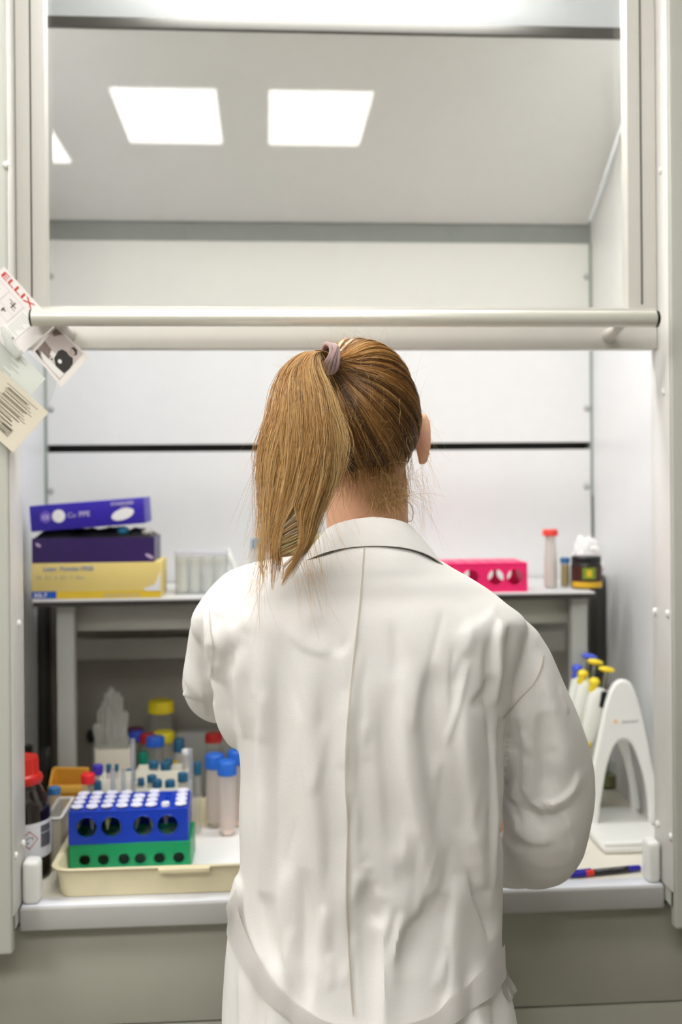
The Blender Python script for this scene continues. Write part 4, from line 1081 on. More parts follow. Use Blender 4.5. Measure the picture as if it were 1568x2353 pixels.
# cream text sheet
cs = [(-12, 838), (113, 948), (31, 1040), (-95, 930)]
t4, f4 = sheet('printed_sheet', 'cream sheet of dense printed text, lowest of the papers on the left pillar', cs, 1.6115, m_crm, curl=.006)
L = []; L2 = []
for i in range(17):
    v = .10 + i * .045
    L.append(hl(.30 + (i * 3 % 5) * .02, .86 - (i * 7 % 4) * .04 - (i > 9) * .12, v, .012))
marks(t4, f4, 'printed_lines', P('print_olive', (128, 120, 96), .7), L[::2] + L[1::2])
for i in range(9): L2.append(hl(.34, .70 + (i % 3) * .04, .16 + i * .07, .014))
for i in range(5): L2.append(hl(.62 - i * .01, .80, .70 + i * .035, .014)); L2.append(hl(.42, .56, .72 + i * .035, .014))
marks(t4, f4, 'bold_lines', m_prd, L2, -.0006)
# black and white photograph
cs = [(127, 748), (205, 820), (141, 890), (73, 807)]
t5, f5 = sheet('photo_print', 'small black and white photo of a person at a table, beside the handle end', cs, 1.6150, P('photo_border', (228, 222, 216), .5, var=.01), cat='photo', curl=0)
g1, g2, g3, g4 = P('photo_pale', (196, 184, 180), .5, var=.08), P('photo_mid', (128, 112, 106), .5, var=.3, scale=300), P('photo_black', (38, 34, 32), .5), P('photo_white', (226, 224, 220), .5)
marks(t5, f5, 'picture', g1, [[(.05, .04), (.86, .04), (.86, .93), (.05, .93)]], -.0003)
marks(t5, f5, 'picture_shadow', g2, [[(.06, .52), (.40, .56), (.42, .76), (.07, .92)], [(.05, .05), (.24, .05), (.14, .26), (.05, .2)]], -.0005)
marks(t5, f5, 'picture_table', g4, [[(.14, .80), (.86, .74), (.84, .88), (.30, .92)], [(.30, .56), (.44, .54), (.46, .66), (.34, .68)]], -.0006)
marks(t5, f5, 'picture_figure', g3, [[(.42, .44), (.46, .34), (.56, .30), (.66, .32), (.76, .30), (.84, .40), (.86, .55), (.84, .72), (.60, .76), (.46, .66)], [(.06, .84), (.30, .92), (.40, .93), (.06, .93)]], -.0007)
marks(t5, f5, 'picture_face', P('photo_skin', (176, 160, 150), .5), [circ(.66, .20, .085, 14, .10)], -.0009)
marks(t5, f5, 'picture_hair', g3, [[(.57, .15), (.62, .08), (.71, .08), (.77, .16), (.75, .24), (.72, .16), (.62, .14)]], -.0011)
marks(t5, f5, 'picture_cup', g4, [circ(.60, .60, .05, 12), circ(.44, .72, .055, 12)], -.0010)
marks(t5, f5, 'picture_cup_inside', g2, [circ(.44, .72, .035, 12)], -.0012)

# ------------------------------------------------------------------ the person
YC = 1.36
hip = W(850, 2353, YC)
person = empty('person', (hip.x, YC + .02, 0), 'woman with fair ponytail in long white lab coat, seen from behind at the hood', 'person')
m_skin = P('skin', (232, 180, 148), .5, var=.05, scale=60, sss=.25, bump=.05, bscale=900)
def remesh(bm, voxel, smooth=0, fac=.5):
    bmesh.ops.recalc_face_normals(bm, faces=bm.faces)
    me = bpy.data.meshes.new('t'); bm.to_mesh(me); bm.free()
    o = bpy.data.objects.new('t', me); COL.objects.link(o)
    md = o.modifiers.new('r', 'REMESH'); md.mode = 'VOXEL'; md.voxel_size = voxel
    if smooth:
        s = o.modifiers.new('s', 'SMOOTH'); s.factor = fac; s.iterations = smooth
    dg = bpy.context.evaluated_depsgraph_get(); dg.update()
    r = bpy.data.meshes.new_from_object(o.evaluated_get(dg))
    bpy.data.objects.remove(o); bpy.data.meshes.remove(me)
    return r
# --- skeleton points
HC = W(821, 967, 1.375)                       # skull centre
HS = Vector((.0745, .094, .093))              # skull half sizes
neck0, neck1 = W(843, 1140, 1.375), W(848, 1330, 1.350)
def body_mesh():
    bm = NB()
    ellipsoid(bm, HC, HS - Vector((.003, .003, .003)), u=32, v=20)
    ellipsoid(bm, HC + Vector((0, .035, -.045)), (.060, .062, .062), u=24, v=16)
    ellipsoid(bm, HC + Vector((0, .052, -.085)), (.040, .040, .032), u=20, v=14)       # chin
    tube(bm, [HC + Vector((0, .088, .012)), HC + Vector((0, .104, -.020)), HC + Vector((0, .112, -.035)), HC + Vector((0, .098, -.042))], [.008, .010, .012, .008], 12)   # nose
    for s in (-1, 1):
        ellipsoid(bm, HC + Vector((s * .030, .082, .018)), (.022, .012, .007))        # brow
        ellipsoid(bm, HC + Vector((s * .034, .076, -.028)), (.022, .018, .018))       # cheek
    ellipsoid(bm, HC + Vector((0, .094, -.060)), (.023, .010, .0055)); ellipsoid(bm, HC + Vector((0, .092, -.070)), (.019, .010, .006))   # lips
    # ears
    for s in (-1, 1):
        c = HC + Vector((s * .0795, .004, -.022 if s > 0 else -.02))
        pts = []
        for a in np.linspace(R(150), R(-165), 16):
            rr_ = .0165 if abs(a) < 2 else .013
            pts.append(c + Vector((s * (.002 + .0085 * math.cos(a * .62)), -.014 * math.cos(a) + .004, .030 * math.sin(a) + (.0 if a > -1.6 else .002))))
        tube(bm, pts, [.003] + [.0040] * 10 + [.0046, .005, .0052, .005, .004], 10)
        ellipsoid(bm, c + Vector((s * .002, 0, 0)), (.0045, .015, .028), Matrix.Rotation(R(-28 * s), 3, 'Z'))
        ellipsoid(bm, c + Vector((s * .003, -.002, -.027)), (.0052, .008, .009))       # lobe
    tube(bm, [HC + Vector((0, -.01, -.03)), neck0, (neck0 + neck1) / 2, neck1, neck1 + Vector((0, .0, -.06))], [.058, .0525, .0515, .056, .075], 28)
    # torso
    prof = []
    for py, hw, yb, yf in ((1300, .08, 1.30, 1.41), (1360, .155, 1.29, 1.43), (1460, .17, 1.26, 1.45), (1650, .15, 1.26, 1.46), (1900, .13, 1.28, 1.45), (2100, .125, 1.29, 1.45), (2353, .15, 1.28, 1.47), (2600, .16, 1.28, 1.48), (2750, .15, 1.29, 1.47)):
        c = W(850, py, YC); prof.append((c.x - .01, (yb + yf) / 2, c.z, hw, (yf - yb) / 2))
    rings = []
    for x, y, z, a, b in prof: rings.append([bm.verts.new((x + a * math.cos(t), y + b * math.sin(t), z)) for t in np.linspace(0, 2 * math.pi, 33)[:-1]])
    for A, B in zip(rings, rings[1:]):
        for k in range(32): bm.faces.new((A[k], A[(k + 1) % 32], B[(k + 1) % 32], B[k]))
    bm.faces.new(rings[0]); bm.faces.new(rings[-1][::-1])
    # legs and feet
    cz = prof[-2][2]; cx = prof[-1][0]
    for s in (-1, 1):
        x = cx + s * .085
        tube(bm, [(x, 1.39, cz + .02), (x, 1.39, cz - .15), (x, 1.40, .48), (x, 1.405, .34), (x, 1.40, .1), (x, 1.40, .06)], [.082, .078, .056, .055, .036, .038], 20)
        tube(bm, [(x, 1.38, .045), (x, 1.45, .04), (x, 1.55, .03)], [.036, .036, .028], 16)
    # arms and hands
    for (S, E, Wr, pal, fd, up, side) in ARMS:
        tube(bm, [S, (S + E) / 2, E, (E * .6 + Wr * .4), Wr], [.034, .030, .026, .026, .023], 18)
        tube(bm, [Wr, Wr + fd * .02, Wr + fd * .05, Wr + fd * .078], [.024, .027, .032, .032], 16, flat=.45, side=side)
        kn = Wr + fd * .078
        for i, (o, L) in enumerate(((-.0255, .062), (-.0085, .072), (.0085, .068), (.0250, .052))):
            b = kn + side * o - fd * .012
            d1 = (fd - up * .15).normalized(); d2 = (fd - up * .8).normalized(); d3 = (fd * .4 - up).normalized()
            p1 = b + d1 * (.012 + L * .42); p2 = p1 + d2 * L * .32; p3 = p2 + d3 * L * .26
            tube(bm, [b, b + d1 * L * .25, p1, p2, p3], [.0088, .0086, .0082, .0076, .0066], 12)
        th = -1 if S.x < .1 else 1
        ts = side * (-.030 if side.x * th > 0 else .030)
        b = Wr + fd * .022 + ts * .6
        tube(bm, [b, b + ts * .55 + fd * .022 - up * .006, b + ts * .7 + fd * .045 - up * .014, b + ts * .55 + fd * .062 - up * .022], [.013, .0105, .0092, .0078], 12)
    return remesh(bm, .0042, 2)
def V(px, py, Y): return W(px, py, Y)
ARMS = [
    (V(540, 1420, 1.39), V(515, 1535, 1.45), V(700, 1690, 1.67), None, Vector((.35, .90, -.20)).normalized(), Vector((0, .2, 1)).normalized(), Vector((.93, -.36, 0)).normalized()),
    (V(1145, 1490, 1.37), V(1245, 1890, 1.425), V(1065, 1945, 1.63), None, Vector((-.45, .88, -.08)).normalized(), Vector((0, 0.05, 1)).normalized(), Vector((.89, .45, 0)).normalized()),
]
bd = body_mesh()
body = link('body', bd, m_skin, person)
ORG['body'] = ORG['person']
for s in (-1, 1):
    bm = NB(); ellipsoid(bm, HC + Vector((s * .030, .076, .002)), (.0125, .0125, .0125)); fin(bm, 'eye', P('eye_white', (235, 232, 228), .2), body)
    bm = NB(); ellipsoid(bm, HC + Vector((s * .030, .0855, .002)), (.006, .0035, .006)); fin(bm, 'iris', P('iris_blue', (70, 90, 110), .2), body)

# --- lab coat
m_coat = P('coat_cotton', (240, 237, 234), .85, var=.045, scale=700, bump=.3, bscale=1100, sheen=.15, spec=.2)
ring_t = [  # py, left px, right px, back Y, front Y
    (1232, 775, 930, 1.284, 1.400), (1246, 748, 948, 1.272, 1.41), (1266, 715, 976, 1.262, 1.43), (1284, 650, 1000, 1.256, 1.44), (1296, 575, 1022, 1.252, 1.445), (1310, 530, 1045, 1.250, 1.45),
    (1330, 500, 1080, 1.246, 1.455), (1356, 474, 1118, 1.243, 1.46), (1390, 450, 1160, 1.234, 1.465), (1430, 442, 1196, 1.228, 1.47),
    (1490, 470, 1190, 1.223, 1.475), (1560, 505, 1172, 1.221, 1.48), (1650, 540, 1158, 1.222, 1.48), (1750, 556, 1150, 1.226, 1.48),
    (1860, 552, 1150, 1.233, 1.48), (1980, 552, 1152, 1.240, 1.48), (2080, 546, 1152, 1.244, 1.48), (2160, 524, 1151, 1.240, 1.485),
    (2240, 517, 1160, 1.232, 1.49), (2353, 510, 1182, 1.222, 1.50), (2600, 500, 1205, 1.215, 1.51), (2900, 480, 1230, 1.21, 1.52), (3000, 480, 1232, 1.215, 1.52)]
NR = 72
bm = NB()
rings = []
tab = crom(ring_t, 90)
for py, xl, xr, yb, yf in tab:
    a, b = W(xl, py, YC), W(xr, py, YC); z = (a.z + b.z) / 2
    cx, hx = (a.x + b.x) / 2, (b.x - a.x) / 2; cy, hy = (yb + yf) / 2, (yf - yb) / 2
    e = 2 / 2.35
    rg = []
    for k in range(NR):
        t = 2 * math.pi * k / NR; c, s = math.cos(t), math.sin(t)
        rg.append(bm.verts.new((cx + hx * math.copysign(abs(c) ** e, c), cy + hy * math.copysign(abs(s) ** e, s), z)))
    rings.append(rg)
for A, B in zip(rings, rings[1:]):
    for k in range(NR): bm.faces.new((A[k], A[(k + 1) % NR], B[(k + 1) % NR], B[k]))
bm.faces.new(rings[0]); bm.faces.new(rings[-1][::-1])
# sleeves: px, py, Y, radius in px at that distance
def sleeve(pts, flat=1.0):
    c = crom([(p[0], p[1], p[2], p[3]) for p in pts], 26)
    tube(bm, [W(a, b, y) for a, b, y, r in c], [r * y / FPX for a, b, y, r in c], 32, flat=flat)
sleeve([(1095, 1435, 1.345, 75), (1150, 1490, 1.35, 88), (1196, 1590, 1.36, 98), (1236, 1690, 1.375, 108), (1256, 1790, 1.39, 110), (1250, 1880, 1.40, 108), (1243, 1945, 1.43, 92), (1200, 1965, 1.50, 76), (1130, 1960, 1.57, 66), (1060, 1945, 1.63, 56)])
sleeve([(560, 1400, 1.345, 72), (520, 1430, 1.355, 76), (504, 1485, 1.37, 76), (500, 1540, 1.40, 78), (503, 1580, 1.45, 78), (560, 1610, 1.55, 62), (640, 1660, 1.61, 52), (700, 1690, 1.67, 44)])
sleeve([(560, 1500, 1.32, 60), (545, 1590, 1.33, 56), (548, 1655, 1.34, 48), (552, 1698, 1.345, 30)])       # cloth hanging under the left arm
sleeve([(474, 1460, 1.36, 40), (464, 1530, 1.37, 43), (456, 1572, 1.375, 40), (434, 1592, 1.38, 16), (418, 1594, 1.38, 7)])           # folded elbow corner
# cloth pouch at the left hip above the belt
sleeve([(575, 2030, 1.34, 40), (556, 2085, 1.345, 36), (552, 2115, 1.35, 24)])
coat_me = remesh(bm, .0034, 7, .5)
# fold field
nv = len(coat_me.vertices)
co = np.empty(nv * 3, np.float32); coat_me.vertices.foreach_get('co', co); co = co.reshape(-1, 3).astype(float)
no = np.empty(nv * 3, np.float32); coat_me.vertices.foreach_get('normal', no); no = no.reshape(-1, 3).astype(float)
def to_xz(px, py, Y=1.24):
    p = W(px, py, Y); return p.x, p.z
def segd(P_, A, B):
    d = B - A; t = np.clip(((P_ - A) @ d) / (d @ d + 1e-12), 0, 1)
    q = P_ - (A + t[:, None] * d)
    cr = d[0] * q[:, 1] - d[1] * q[:, 0]
    return np.hypot(q[:, 0], q[:, 1]), t, np.sign(cr)
XZp = co[:, [0, 2]]
disp = np.zeros(nv)
back = np.clip(-no[:, 1] * 1.6, 0, 1)
def fold(pts, amp, wid, Y=1.24, asym=0.45):
    """pts px polyline; amp metres outward; wid metres; asym: step sharpened on one side"""
    global disp
    A = np.array([to_xz(a, b, Y) for a, b in crom(pts, max(6, len(pts) * 4)).tolist()])
    best = np.full(nv, 1e9); tt = np.zeros(nv); sg = np.zeros(nv)
    m = (XZp[:, 0] > A[:, 0].min() - 4 * wid) & (XZp[:, 0] < A[:, 0].max() + 4 * wid) & (XZp[:, 1] > A[:, 1].min() - 4 * wid) & (XZp[:, 1] < A[:, 1].max() + 4 * wid)
    ix = np.nonzero(m)[0]
    Q = XZp[ix]; b_ = np.full(len(ix), 1e9); t_ = np.zeros(len(ix)); s_ = np.zeros(len(ix))
    for k in range(len(A) - 1):
        d, t, s = segd(Q, A[k], A[k + 1]); u = d < b_
        b_[u] = d[u]; t_[u] = ((k + t) / (len(A) - 1))[u]; s_[u] = s[u]
    taper = np.sin(np.clip(np.minimum(t_, 1 - t_) * 3.2, 0, 1) * math.pi / 2) ** 1.6
    w_ = np.where(s_ > 0, wid * (1 + asym), wid * (1 - asym))
    disp[ix] += 1.25 * amp * taper * np.exp(-(b_ / w_) ** 2)
# ridges (positive) and valleys (negative); reading of the back, top to bottom
fold([(838, 1290), (824, 1420), (808, 1560), (797, 1730), (798, 1900), (796, 2050), (803, 2230), (815, 2353), (820, 2500)], .0022, .006, asym=-.5)
fold([(850, 1420), (836, 1560), (828, 1720), (834, 1880), (832, 2020), (838, 2200), (850, 2353)], -.0030, .012)
fold([(560, 1400), (590, 1520), (596, 1650), (600, 1800), (598, 1980), (600, 2120)], .0045, .012)
fold([(630, 1430), (640, 1600), (640, 1780), (636, 1950), (640, 2120)], -.0045, .016)
fold([(688, 1400), (692, 1560), (694, 1700), (712, 1850), (730, 2000), (752, 2200), (770, 2330)], .0040, .013)
fold([(745, 1500), (742, 1650), (748, 1800), (760, 1950), (770, 2080)], -.0035, .014)
fold([(720, 1420), (760, 1470), (792, 1500)], -.0025, .010)
fold([(655, 1440), (700, 1480), (760, 1500)], .0025, .010)
fold([(1010, 1520), (985, 1560), (972, 1640), (985, 1760), (1010, 1900), (1040, 2050)], -.0055, .016)
fold([(930, 1500), (925, 1600), (930, 1720), (950, 1850), (985, 1990), (1010, 2120)], .0055, .016)
fold([(1075, 1560), (1062, 1680), (1080, 1820), (1110, 1980), (1128, 2100)], .0045, .014)
fold([(880, 1560), (878, 1700), (890, 1830), (905, 1960)], -.0035, .014)
fold([(1130, 1460), (1122, 1520), (1128, 1620), (1140, 1760), (1140, 1900)], -.0040, .010)
fold([(1165, 1430), (1148, 1470), (1150, 1560), (1152, 1640)], .0060, .009)
fold([(1190, 1440), (1178, 1490), (1172, 1560), (1168, 1640)], -.0055, .010)
fold([(1160, 1415), (1110, 1440), (1040, 1470)], .0025, .012)
fold([(1150, 1560), (1110, 1600), (1080, 1630)], -.003, .010)
fold([(840, 2020), (848, 2090), (868, 2110), (880, 2060)], -.0050, .014)
fold([(880, 2040), (884, 2140), (880, 2250), (878, 2353), (880, 2450)], .0055, .010)
fold([(1010, 2050), (980, 2110), (940, 2150), (922, 2250)], -.0060, .016)
fold([(1055, 2020), (1050, 2110), (1040, 2200), (1000, 2290)], .0050, .014)
fold([(912, 2020), (925, 2100), (905, 2200), (908, 2320)], .0030, .010)
fold([(650, 1990), (648, 2100), (655, 2200), (668, 2310)], .0045, .009)
fold([(690, 2000), (700, 2120), (700, 2240), (712, 2330)], -.0050, .012)
fold([(738, 2080), (732, 2200), (724, 2330)], .0040, .007)
fold([(600, 2080), (612, 2160), (640, 2260)], -.0030, .010)
fold([(1085, 2000), (1110, 2090), (1135, 2150), (1148, 2200)], -.0065, .007)
fold([(1060, 1900), (1098, 2010), (1120, 2080)], .0035, .010)
fold([(1138, 1700), (1140, 1850), (1146, 2000), (1148, 2140)], .0035, .008)
fold([(470, 1380), (480, 1450), (488, 1540), (505, 1640)], .0045, .007, 1.30)
fold([(455, 1420), (458, 1500), (470, 1580)], -.0040, .008, 1.30)
fold([(530, 1450), (512, 1540), (520, 1620), (548, 1700)], -.0050, .009, 1.28)
fold([(550, 1480), (540, 1560), (552, 1640), (566, 1710)], .0050, .009, 1.27)
fold([(500, 1400), (490, 1430), (480, 1470)], -.003, .006, 1.3)
fold([(620, 1360), (580, 1400), (556, 1460)], .003, .012)
# right sleeve
fold([(1230, 1500), (1262, 1600), (1290, 1720), (1318, 1840)], .0045, .013, 1.30)
fold([(1195, 1600), (1218, 1720), (1232, 1830), (1236, 1900)], .0050, .009, 1.29)
fold([(1178, 1660), (1190, 1780), (1200, 1880)], -.0050, .010, 1.28)
fold([(1248, 1640), (1262, 1760), (1280, 1850)], -.0050, .012, 1.29)
fold([(1345, 1780), (1325, 1830), (1285, 1858), (1250, 1850)], .0045, .008, 1.30)
fold([(1340, 1880), (1290, 1900), (1230, 1895), (1175, 1880)], -.0035, .012, 1.29)
fold([(1200, 1940), (1240, 1960), (1300, 1950)], .0035, .012, 1.30)
fold([(1160, 1900), (1190, 1960), (1220, 2010)], -.0045, .010, 1.30)
# skirt below the belt
for k, (x, a) in enumerate(((560, .004), (590, -.004), (625, .0045), (665, -.004), (1040, .004), (1075, -.004), (1110, .004), (1150, -.003))):
    fold([(x, 2230), (x + (4 if k % 2 else -6), 2353), (x - 3, 2600), (x, 2850)], a, .010)
fold([(1153, 1640), (1152, 1760), (1152, 1880), (1153, 2010)], -.0085, .0055, 1.27)
fold([(1140, 1640), (1140, 1760), (1141, 1880), (1142, 2010)], .0035, .006, 1.25)
# fine creases
for k in range(60):
    x = rng.uniform(570, 1130); y = rng.uniform(1380, 2250); L = rng.uniform(60, 220); sl = rng.normal(0, .16)
    if y < 1560: sl += (x - 850) * .0012 * -1
    fold([(x, y), (x + L * sl * .5 + rng.normal(0, 4), y + L / 2), (x + L * sl, y + L)], rng.choice([-1, 1]) * rng.uniform(.0007, .0018), rng.uniform(.0035, .0065), 1.24, rng.uniform(-.4, .4))
for k in range(22):
    x = rng.uniform(1170, 1320); y = rng.uniform(1560, 1930); L = rng.uniform(40, 130); sl = rng.normal(.25, .3)
    fold([(x, y), (x + L * sl * .5 + rng.normal(0, 4), y + L / 2), (x + L * sl, y + L)], rng.choice([-1, 1]) * rng.uniform(.0008, .002), rng.uniform(.0035, .006), 1.29, rng.uniform(-.4, .4))
for k in range(14):
    x = rng.uniform(440, 550); y = rng.uniform(1400, 1600); L = rng.uniform(40, 130); sl = rng.normal(.1, .2)
    fold([(x, y), (x + L * sl * .5, y + L / 2), (x + L * sl, y + L)], rng.choice([-1, 1]) * rng.uniform(.0008, .002), rng.uniform(.0035, .006), 1.30, rng.uniform(-.4, .4))
# soft cloth irregularity
sc = np.array([14., 10., 4.5])
ph = rng.uniform(0, 6.28, (9, 3)); fr = rng.normal(0, 1, (9, 3))
fbm = np.zeros(nv)
for k in range(9):
    f = 1 + k * .45
    v = (co * sc * f) @ (fr[k] / np.linalg.norm(fr[k]))
    fbm += np.sin(v * 3 + ph[k, 0] + 1.3 * np.sin((co * sc * f * .7) @ fr[(k + 3) % 9] + ph[k, 1])) / f
fb2 = np.zeros(nv)
for k in range(9):
    v = (co * np.array([42., 30., 20.])) @ (fr[k] / np.linalg.norm(fr[k]))
    fb2 += np.sin(v * 2.6 + ph[k, 1] + 1.6 * np.sin((co * 25) @ fr[(k + 2) % 9] + ph[k, 2]))
disp += fb2 * .00014
disp += fbm * .0009 * np.clip(1.9 - co[:, 2] * .6, .5, 1.2)
co2 = co + no * disp[:, None]
coat_me.vertices.foreach_set('co', co2.astype(np.float32).ravel()); coat_me.update()
coat = bpy.data.objects.new('lab_coat', coat_me)
bvh_src = bmesh.new(); bvh_src.from_mesh(coat_me); BV = BVHTree.FromBMesh(bvh_src)
coat = link('lab_coat', coat_me, m_coat, person)
coat_me.shade_smooth()
def hit(px, py, off=.001, Yd=1.36):
    d = (FW * FPX + RC * (px - PCX) + UC * (PCY - py)).normalized()
    loc, n, i, dist = BV.ray_cast(CAM, d)
    if loc is None or loc.y > 1.6: return W(px, py, Yd), Vector((0, -1, 0))
    if n.y > 0: n = -n
    return loc + n * off, n
def band(name, topl, botl, n, off, mat, parent, thick=.0012, Yd=1.36, label=None, m=4, smooth_=2):
    """cloth strip lying on the coat between two outlines"""
    T = crom(topl, n); B = crom(botl, n)
    G = np.zeros((n, m + 1, 3))
    for i in range(n):
        for j in range(m + 1):
            p = T[i] * (1 - j / m) + B[i] * j / m
            h, nn = hit(p[0], p[1], off, Yd); G[i, j] = h
    for _ in range(smooth_):
        H = G.copy(); H[1:-1] = (G[:-2] + 2 * G[1:-1] + G[2:]) / 4; H[:, 1:-1] = (H[:, :-2] + 2 * H[:, 1:-1] + H[:, 2:]) / 4; G = H
    bm = NB()
    g = [[bm.verts.new(G[i, j]) for j in range(m + 1)] for i in range(n)]
    for i in range(n - 1):
        for j in range(m): bm.faces.new((g[i][j], g[i][j + 1], g[i + 1][j + 1], g[i + 1][j]))
    bmesh.ops.solidify(bm, geom=bm.faces[:], thickness=thick)
    return fin(bm, name, mat, parent, label=label)
ORG['lab_coat'] = ORG['person']
# belt
band('belt', [(556, 2040), (560, 2085), (590, 2175), (618, 2228), (650, 2270), (700, 2310), (742, 2338), (800, 2352), (860, 2355), (940, 2346), (1000, 2322), (1036, 2286), (1080, 2246), (1118, 2207), (1146, 2166)],
     [(520, 2094), (531, 2140), (560, 2212), (590, 2262), (628, 2302), (672, 2342), (725, 2375), (790, 2392), (870, 2396), (960, 2388), (1020, 2362), (1060, 2330), (1100, 2302), (1130, 2276), (1149, 2246)], 90, .0085, m_coat, coat, .0028, 1.35, 'cloth belt hanging low across the back', m=6, smooth_=4)
# belt end and pocket flap at the right hip, pocket at the left hip
band('pocket_flap', [(1150, 2180), (1162, 2230), (1180, 2258), (1189, 2276)], [(1150, 2250), (1156, 2285), (1168, 2300), (1174, 2298)], 12, .002, m_coat, coat, .0014, 1.35)
# seams
def seam(pts, n=60, w=2.0, off=.0016):
    band('seam', [(x - w, y) for x, y in pts], [(x + w, y) for x, y in pts], n, off, P('seam_thread', (236, 230, 220), .8), coat, .0007, m=2, smooth_=1)
seam([(838, 1262), (826, 1400), (810, 1545), (799, 1680), (796, 1800), (801, 1900), (797, 2045), (801, 2160), (806, 2250), (812, 2330)])
seam([(1248, 1508), (1240, 1545), (1225, 1572), (1198, 1600), (1172, 1630), (1156, 1650)], 30)
seam([(482, 1400), (484, 1440), (492, 1490), (486, 1560)], 24, 1.2)
# collar
def collar():
    n = 60; lv = 7
    tl = [(0, None)]
    cx, cy = neck1.x, 1.352
    bm = NB(); rows = []
    zt_back, zb_back = W(850, 1188, 1.29).z, W(850, 1255, 1.262).z
    for k in range(n):
        a = math.pi * 2 * k / n          # 0 = right, -90 deg = back
        c, s = math.cos(a), math.sin(a)
        f = (1 + s) / 2                  # 0 back .. 1 front
        ztop = zt_back - .050 * f ** 1.2 - .004 * abs(c)
        zbot = zb_back - .036 * min(1, f * 2) ** 1.3 - .055 * f
        col = []
        for j in range(lv + 1):
            t = j / lv
            rx = .0585 + t * .034 + .012 * t * t * abs(c); ry = .0600 + t * .0225
            x = cx + rx * c - (.004 if c < 0 else 0) * t; y = cy + ry * s + .01 * f * 0
            z = ztop * (1 - t) + zbot * t + .004 * math.sin(math.pi * t)
            col.append((x, y, z))
        rows.append(col)
    # inner stand
    g = []
    for k in range(n):
        a = math.pi * 2 * k / n; c, s = math.cos(a), math.sin(a)
        x, y, z = rows[k][0]
        inner = (cx + .0560 * c, cy + .0575 * s, z - .002); inn2 = (cx + .0565 * c, cy + .058 * s, z - .028)
        und = [(p[0] - .0022 * c, p[1] - .0022 * s, p[2] - .0006) for p in rows[k][1:][::-1]]
        g.append([bm.verts.new(p) for p in [inn2, inner] + rows[k] + und])
    m = len(g[0])
    for k in range(n):
        for j in range(m - 1): bm.faces.new((g[k][j], g[(k + 1) % n][j], g[(k + 1) % n][j + 1], g[k][j + 1]))
    return fin(bm, 'collar', m_coat, coat)
collar()
# trousers and shoes (below the frame)
czz = W(850, 2600, YC).z; cxx = hip.x - .01
bm = NB()
for s in (-1, 1):
    x = cxx + s * .085; tube(bm, [(x, 1.39, czz - .02), (x, 1.395, .5), (x, 1.40, .07)], [.088, .068, .055], 20)
fin(bm, 'trousers', P('denim_dark', (50, 56, 74), .8, var=.15), person)
for s in (-1, 1):
    x = cxx + s * .085; bm = NB(); tube(bm, [(x, 1.35, .045), (x, 1.40, .05), (x, 1.48, .045), (x, 1.585, .034)], [.040, .044, .043, .034], 18); box(bm, x - .042, x + .042, 1.32, 1.60, 0.0, .014, .006); fin(bm, 'shoe', P('shoe_white', (225, 225, 222), .5), person)

# ------------------------------------------------------------------ hair
def hairmat(name, rough=.38):
    m = bpy.data.materials.new(name); m.use_nodes = True
    nt = m.node_tree; b = nt.nodes['Principled BSDF']
    at = nt.nodes.new('ShaderNodeAttribute'); at.attribute_name = 'tone'
    cr = nt.nodes.new('ShaderNodeValToRGB')
    e = cr.color_ramp.elements
    e[0].position = 0; e[0].color = (*lin((80, 56, 34)), 1)
    e[1].position = 1; e[1].color = (*lin((232, 198, 142)), 1)
    x = e.new(.35); x.color = (*lin((148, 104, 58)), 1)
    x = e.new(.7); x.color = (*lin((210, 160, 94)), 1)
    nz = nt.nodes.new('ShaderNodeTexNoise'); nz.inputs['Scale'].default_value = 90
    mm = nt.nodes.new('ShaderNodeMath'); mm.operation = 'MULTIPLY_ADD'; mm.inputs[1].default_value = .12
    nt.links.new(nz.outputs['Fac'], mm.inputs[0]); nt.links.new(at.outputs['Fac'], mm.inputs[2])
    nt.links.new(mm.outputs[0], cr.inputs[0]); nt.links.new(cr.outputs[0], b.inputs['Base Color'])
    b.inputs['Roughness'].default_value = rough; b.inputs['Specular IOR Level'].default_value = .55
    b.inputs['Anisotropic'].default_value = .4
    return m
m_hair = hairmat('fair_hair')
def strands(name, PT, RD, tone, parent, seg=3):
    """PT: (N, K, 3) world points; RD: (N, K) radii; one mesh of thin tapered tubes"""
    N, K, _ = PT.shape
    T = np.gradient(PT, axis=1); T /= np.linalg.norm(T, axis=2, keepdims=True) + 1e-12
    ref = np.zeros_like(T); ref[..., 1] = 1; ref[..., 0] = .3
    U = np.cross(T, ref); U /= np.linalg.norm(U, axis=2, keepdims=True) + 1e-12
    Vv = np.cross(T, U)
    vs = np.zeros((N, K, seg, 3))
    for s in range(seg):
        a = 2 * math.pi * s / seg
        vs[:, :, s] = PT + RD[..., None] * (U * math.cos(a) + Vv * math.sin(a))
    base = (np.arange(N) * K * seg)[:, None, None]
    k = np.arange(K - 1)[None, :, None] * seg; s = np.arange(seg)[None, None, :]
    s2 = (s + 1) % seg
    a = base + k + s; b = base + k + s2; c = base + k + seg + s2; d = base + k + seg + s
    F = np.stack([a, b, c, d], axis=-1).reshape(-1, 4)
    me = bpy.data.meshes.new(name)
    vv = (vs.reshape(-1, 3) - np.array(ORG[parent.name]))
    me.vertices.add(len(vv)); me.vertices.foreach_set('co', vv.astype(np.float32).ravel())
    me.loops.add(F.size); me.loops.foreach_set('vertex_index', F.astype(np.int32).ravel())
    me.polygons.add(len(F)); me.polygons.foreach_set('loop_start', np.arange(0, F.size, 4, dtype=np.int32))
    me.polygons.foreach_set('use_smooth', np.ones(len(F), bool))
    me.update(calc_edges=True)
    at = me.attributes.new('tone', 'FLOAT', 'POINT')
    tn = np.repeat(tone, K * seg) if tone.ndim == 1 else np.repeat(tone.ravel(), seg)
    at.data.foreach_set('value', tn.astype(np.float32))
    o = bpy.data.objects.new(name, me); COL.objects.link(o); o.parent = parent
    me.materials.append(m_hair); ORG[o.name] = ORG[parent.name]
    return o
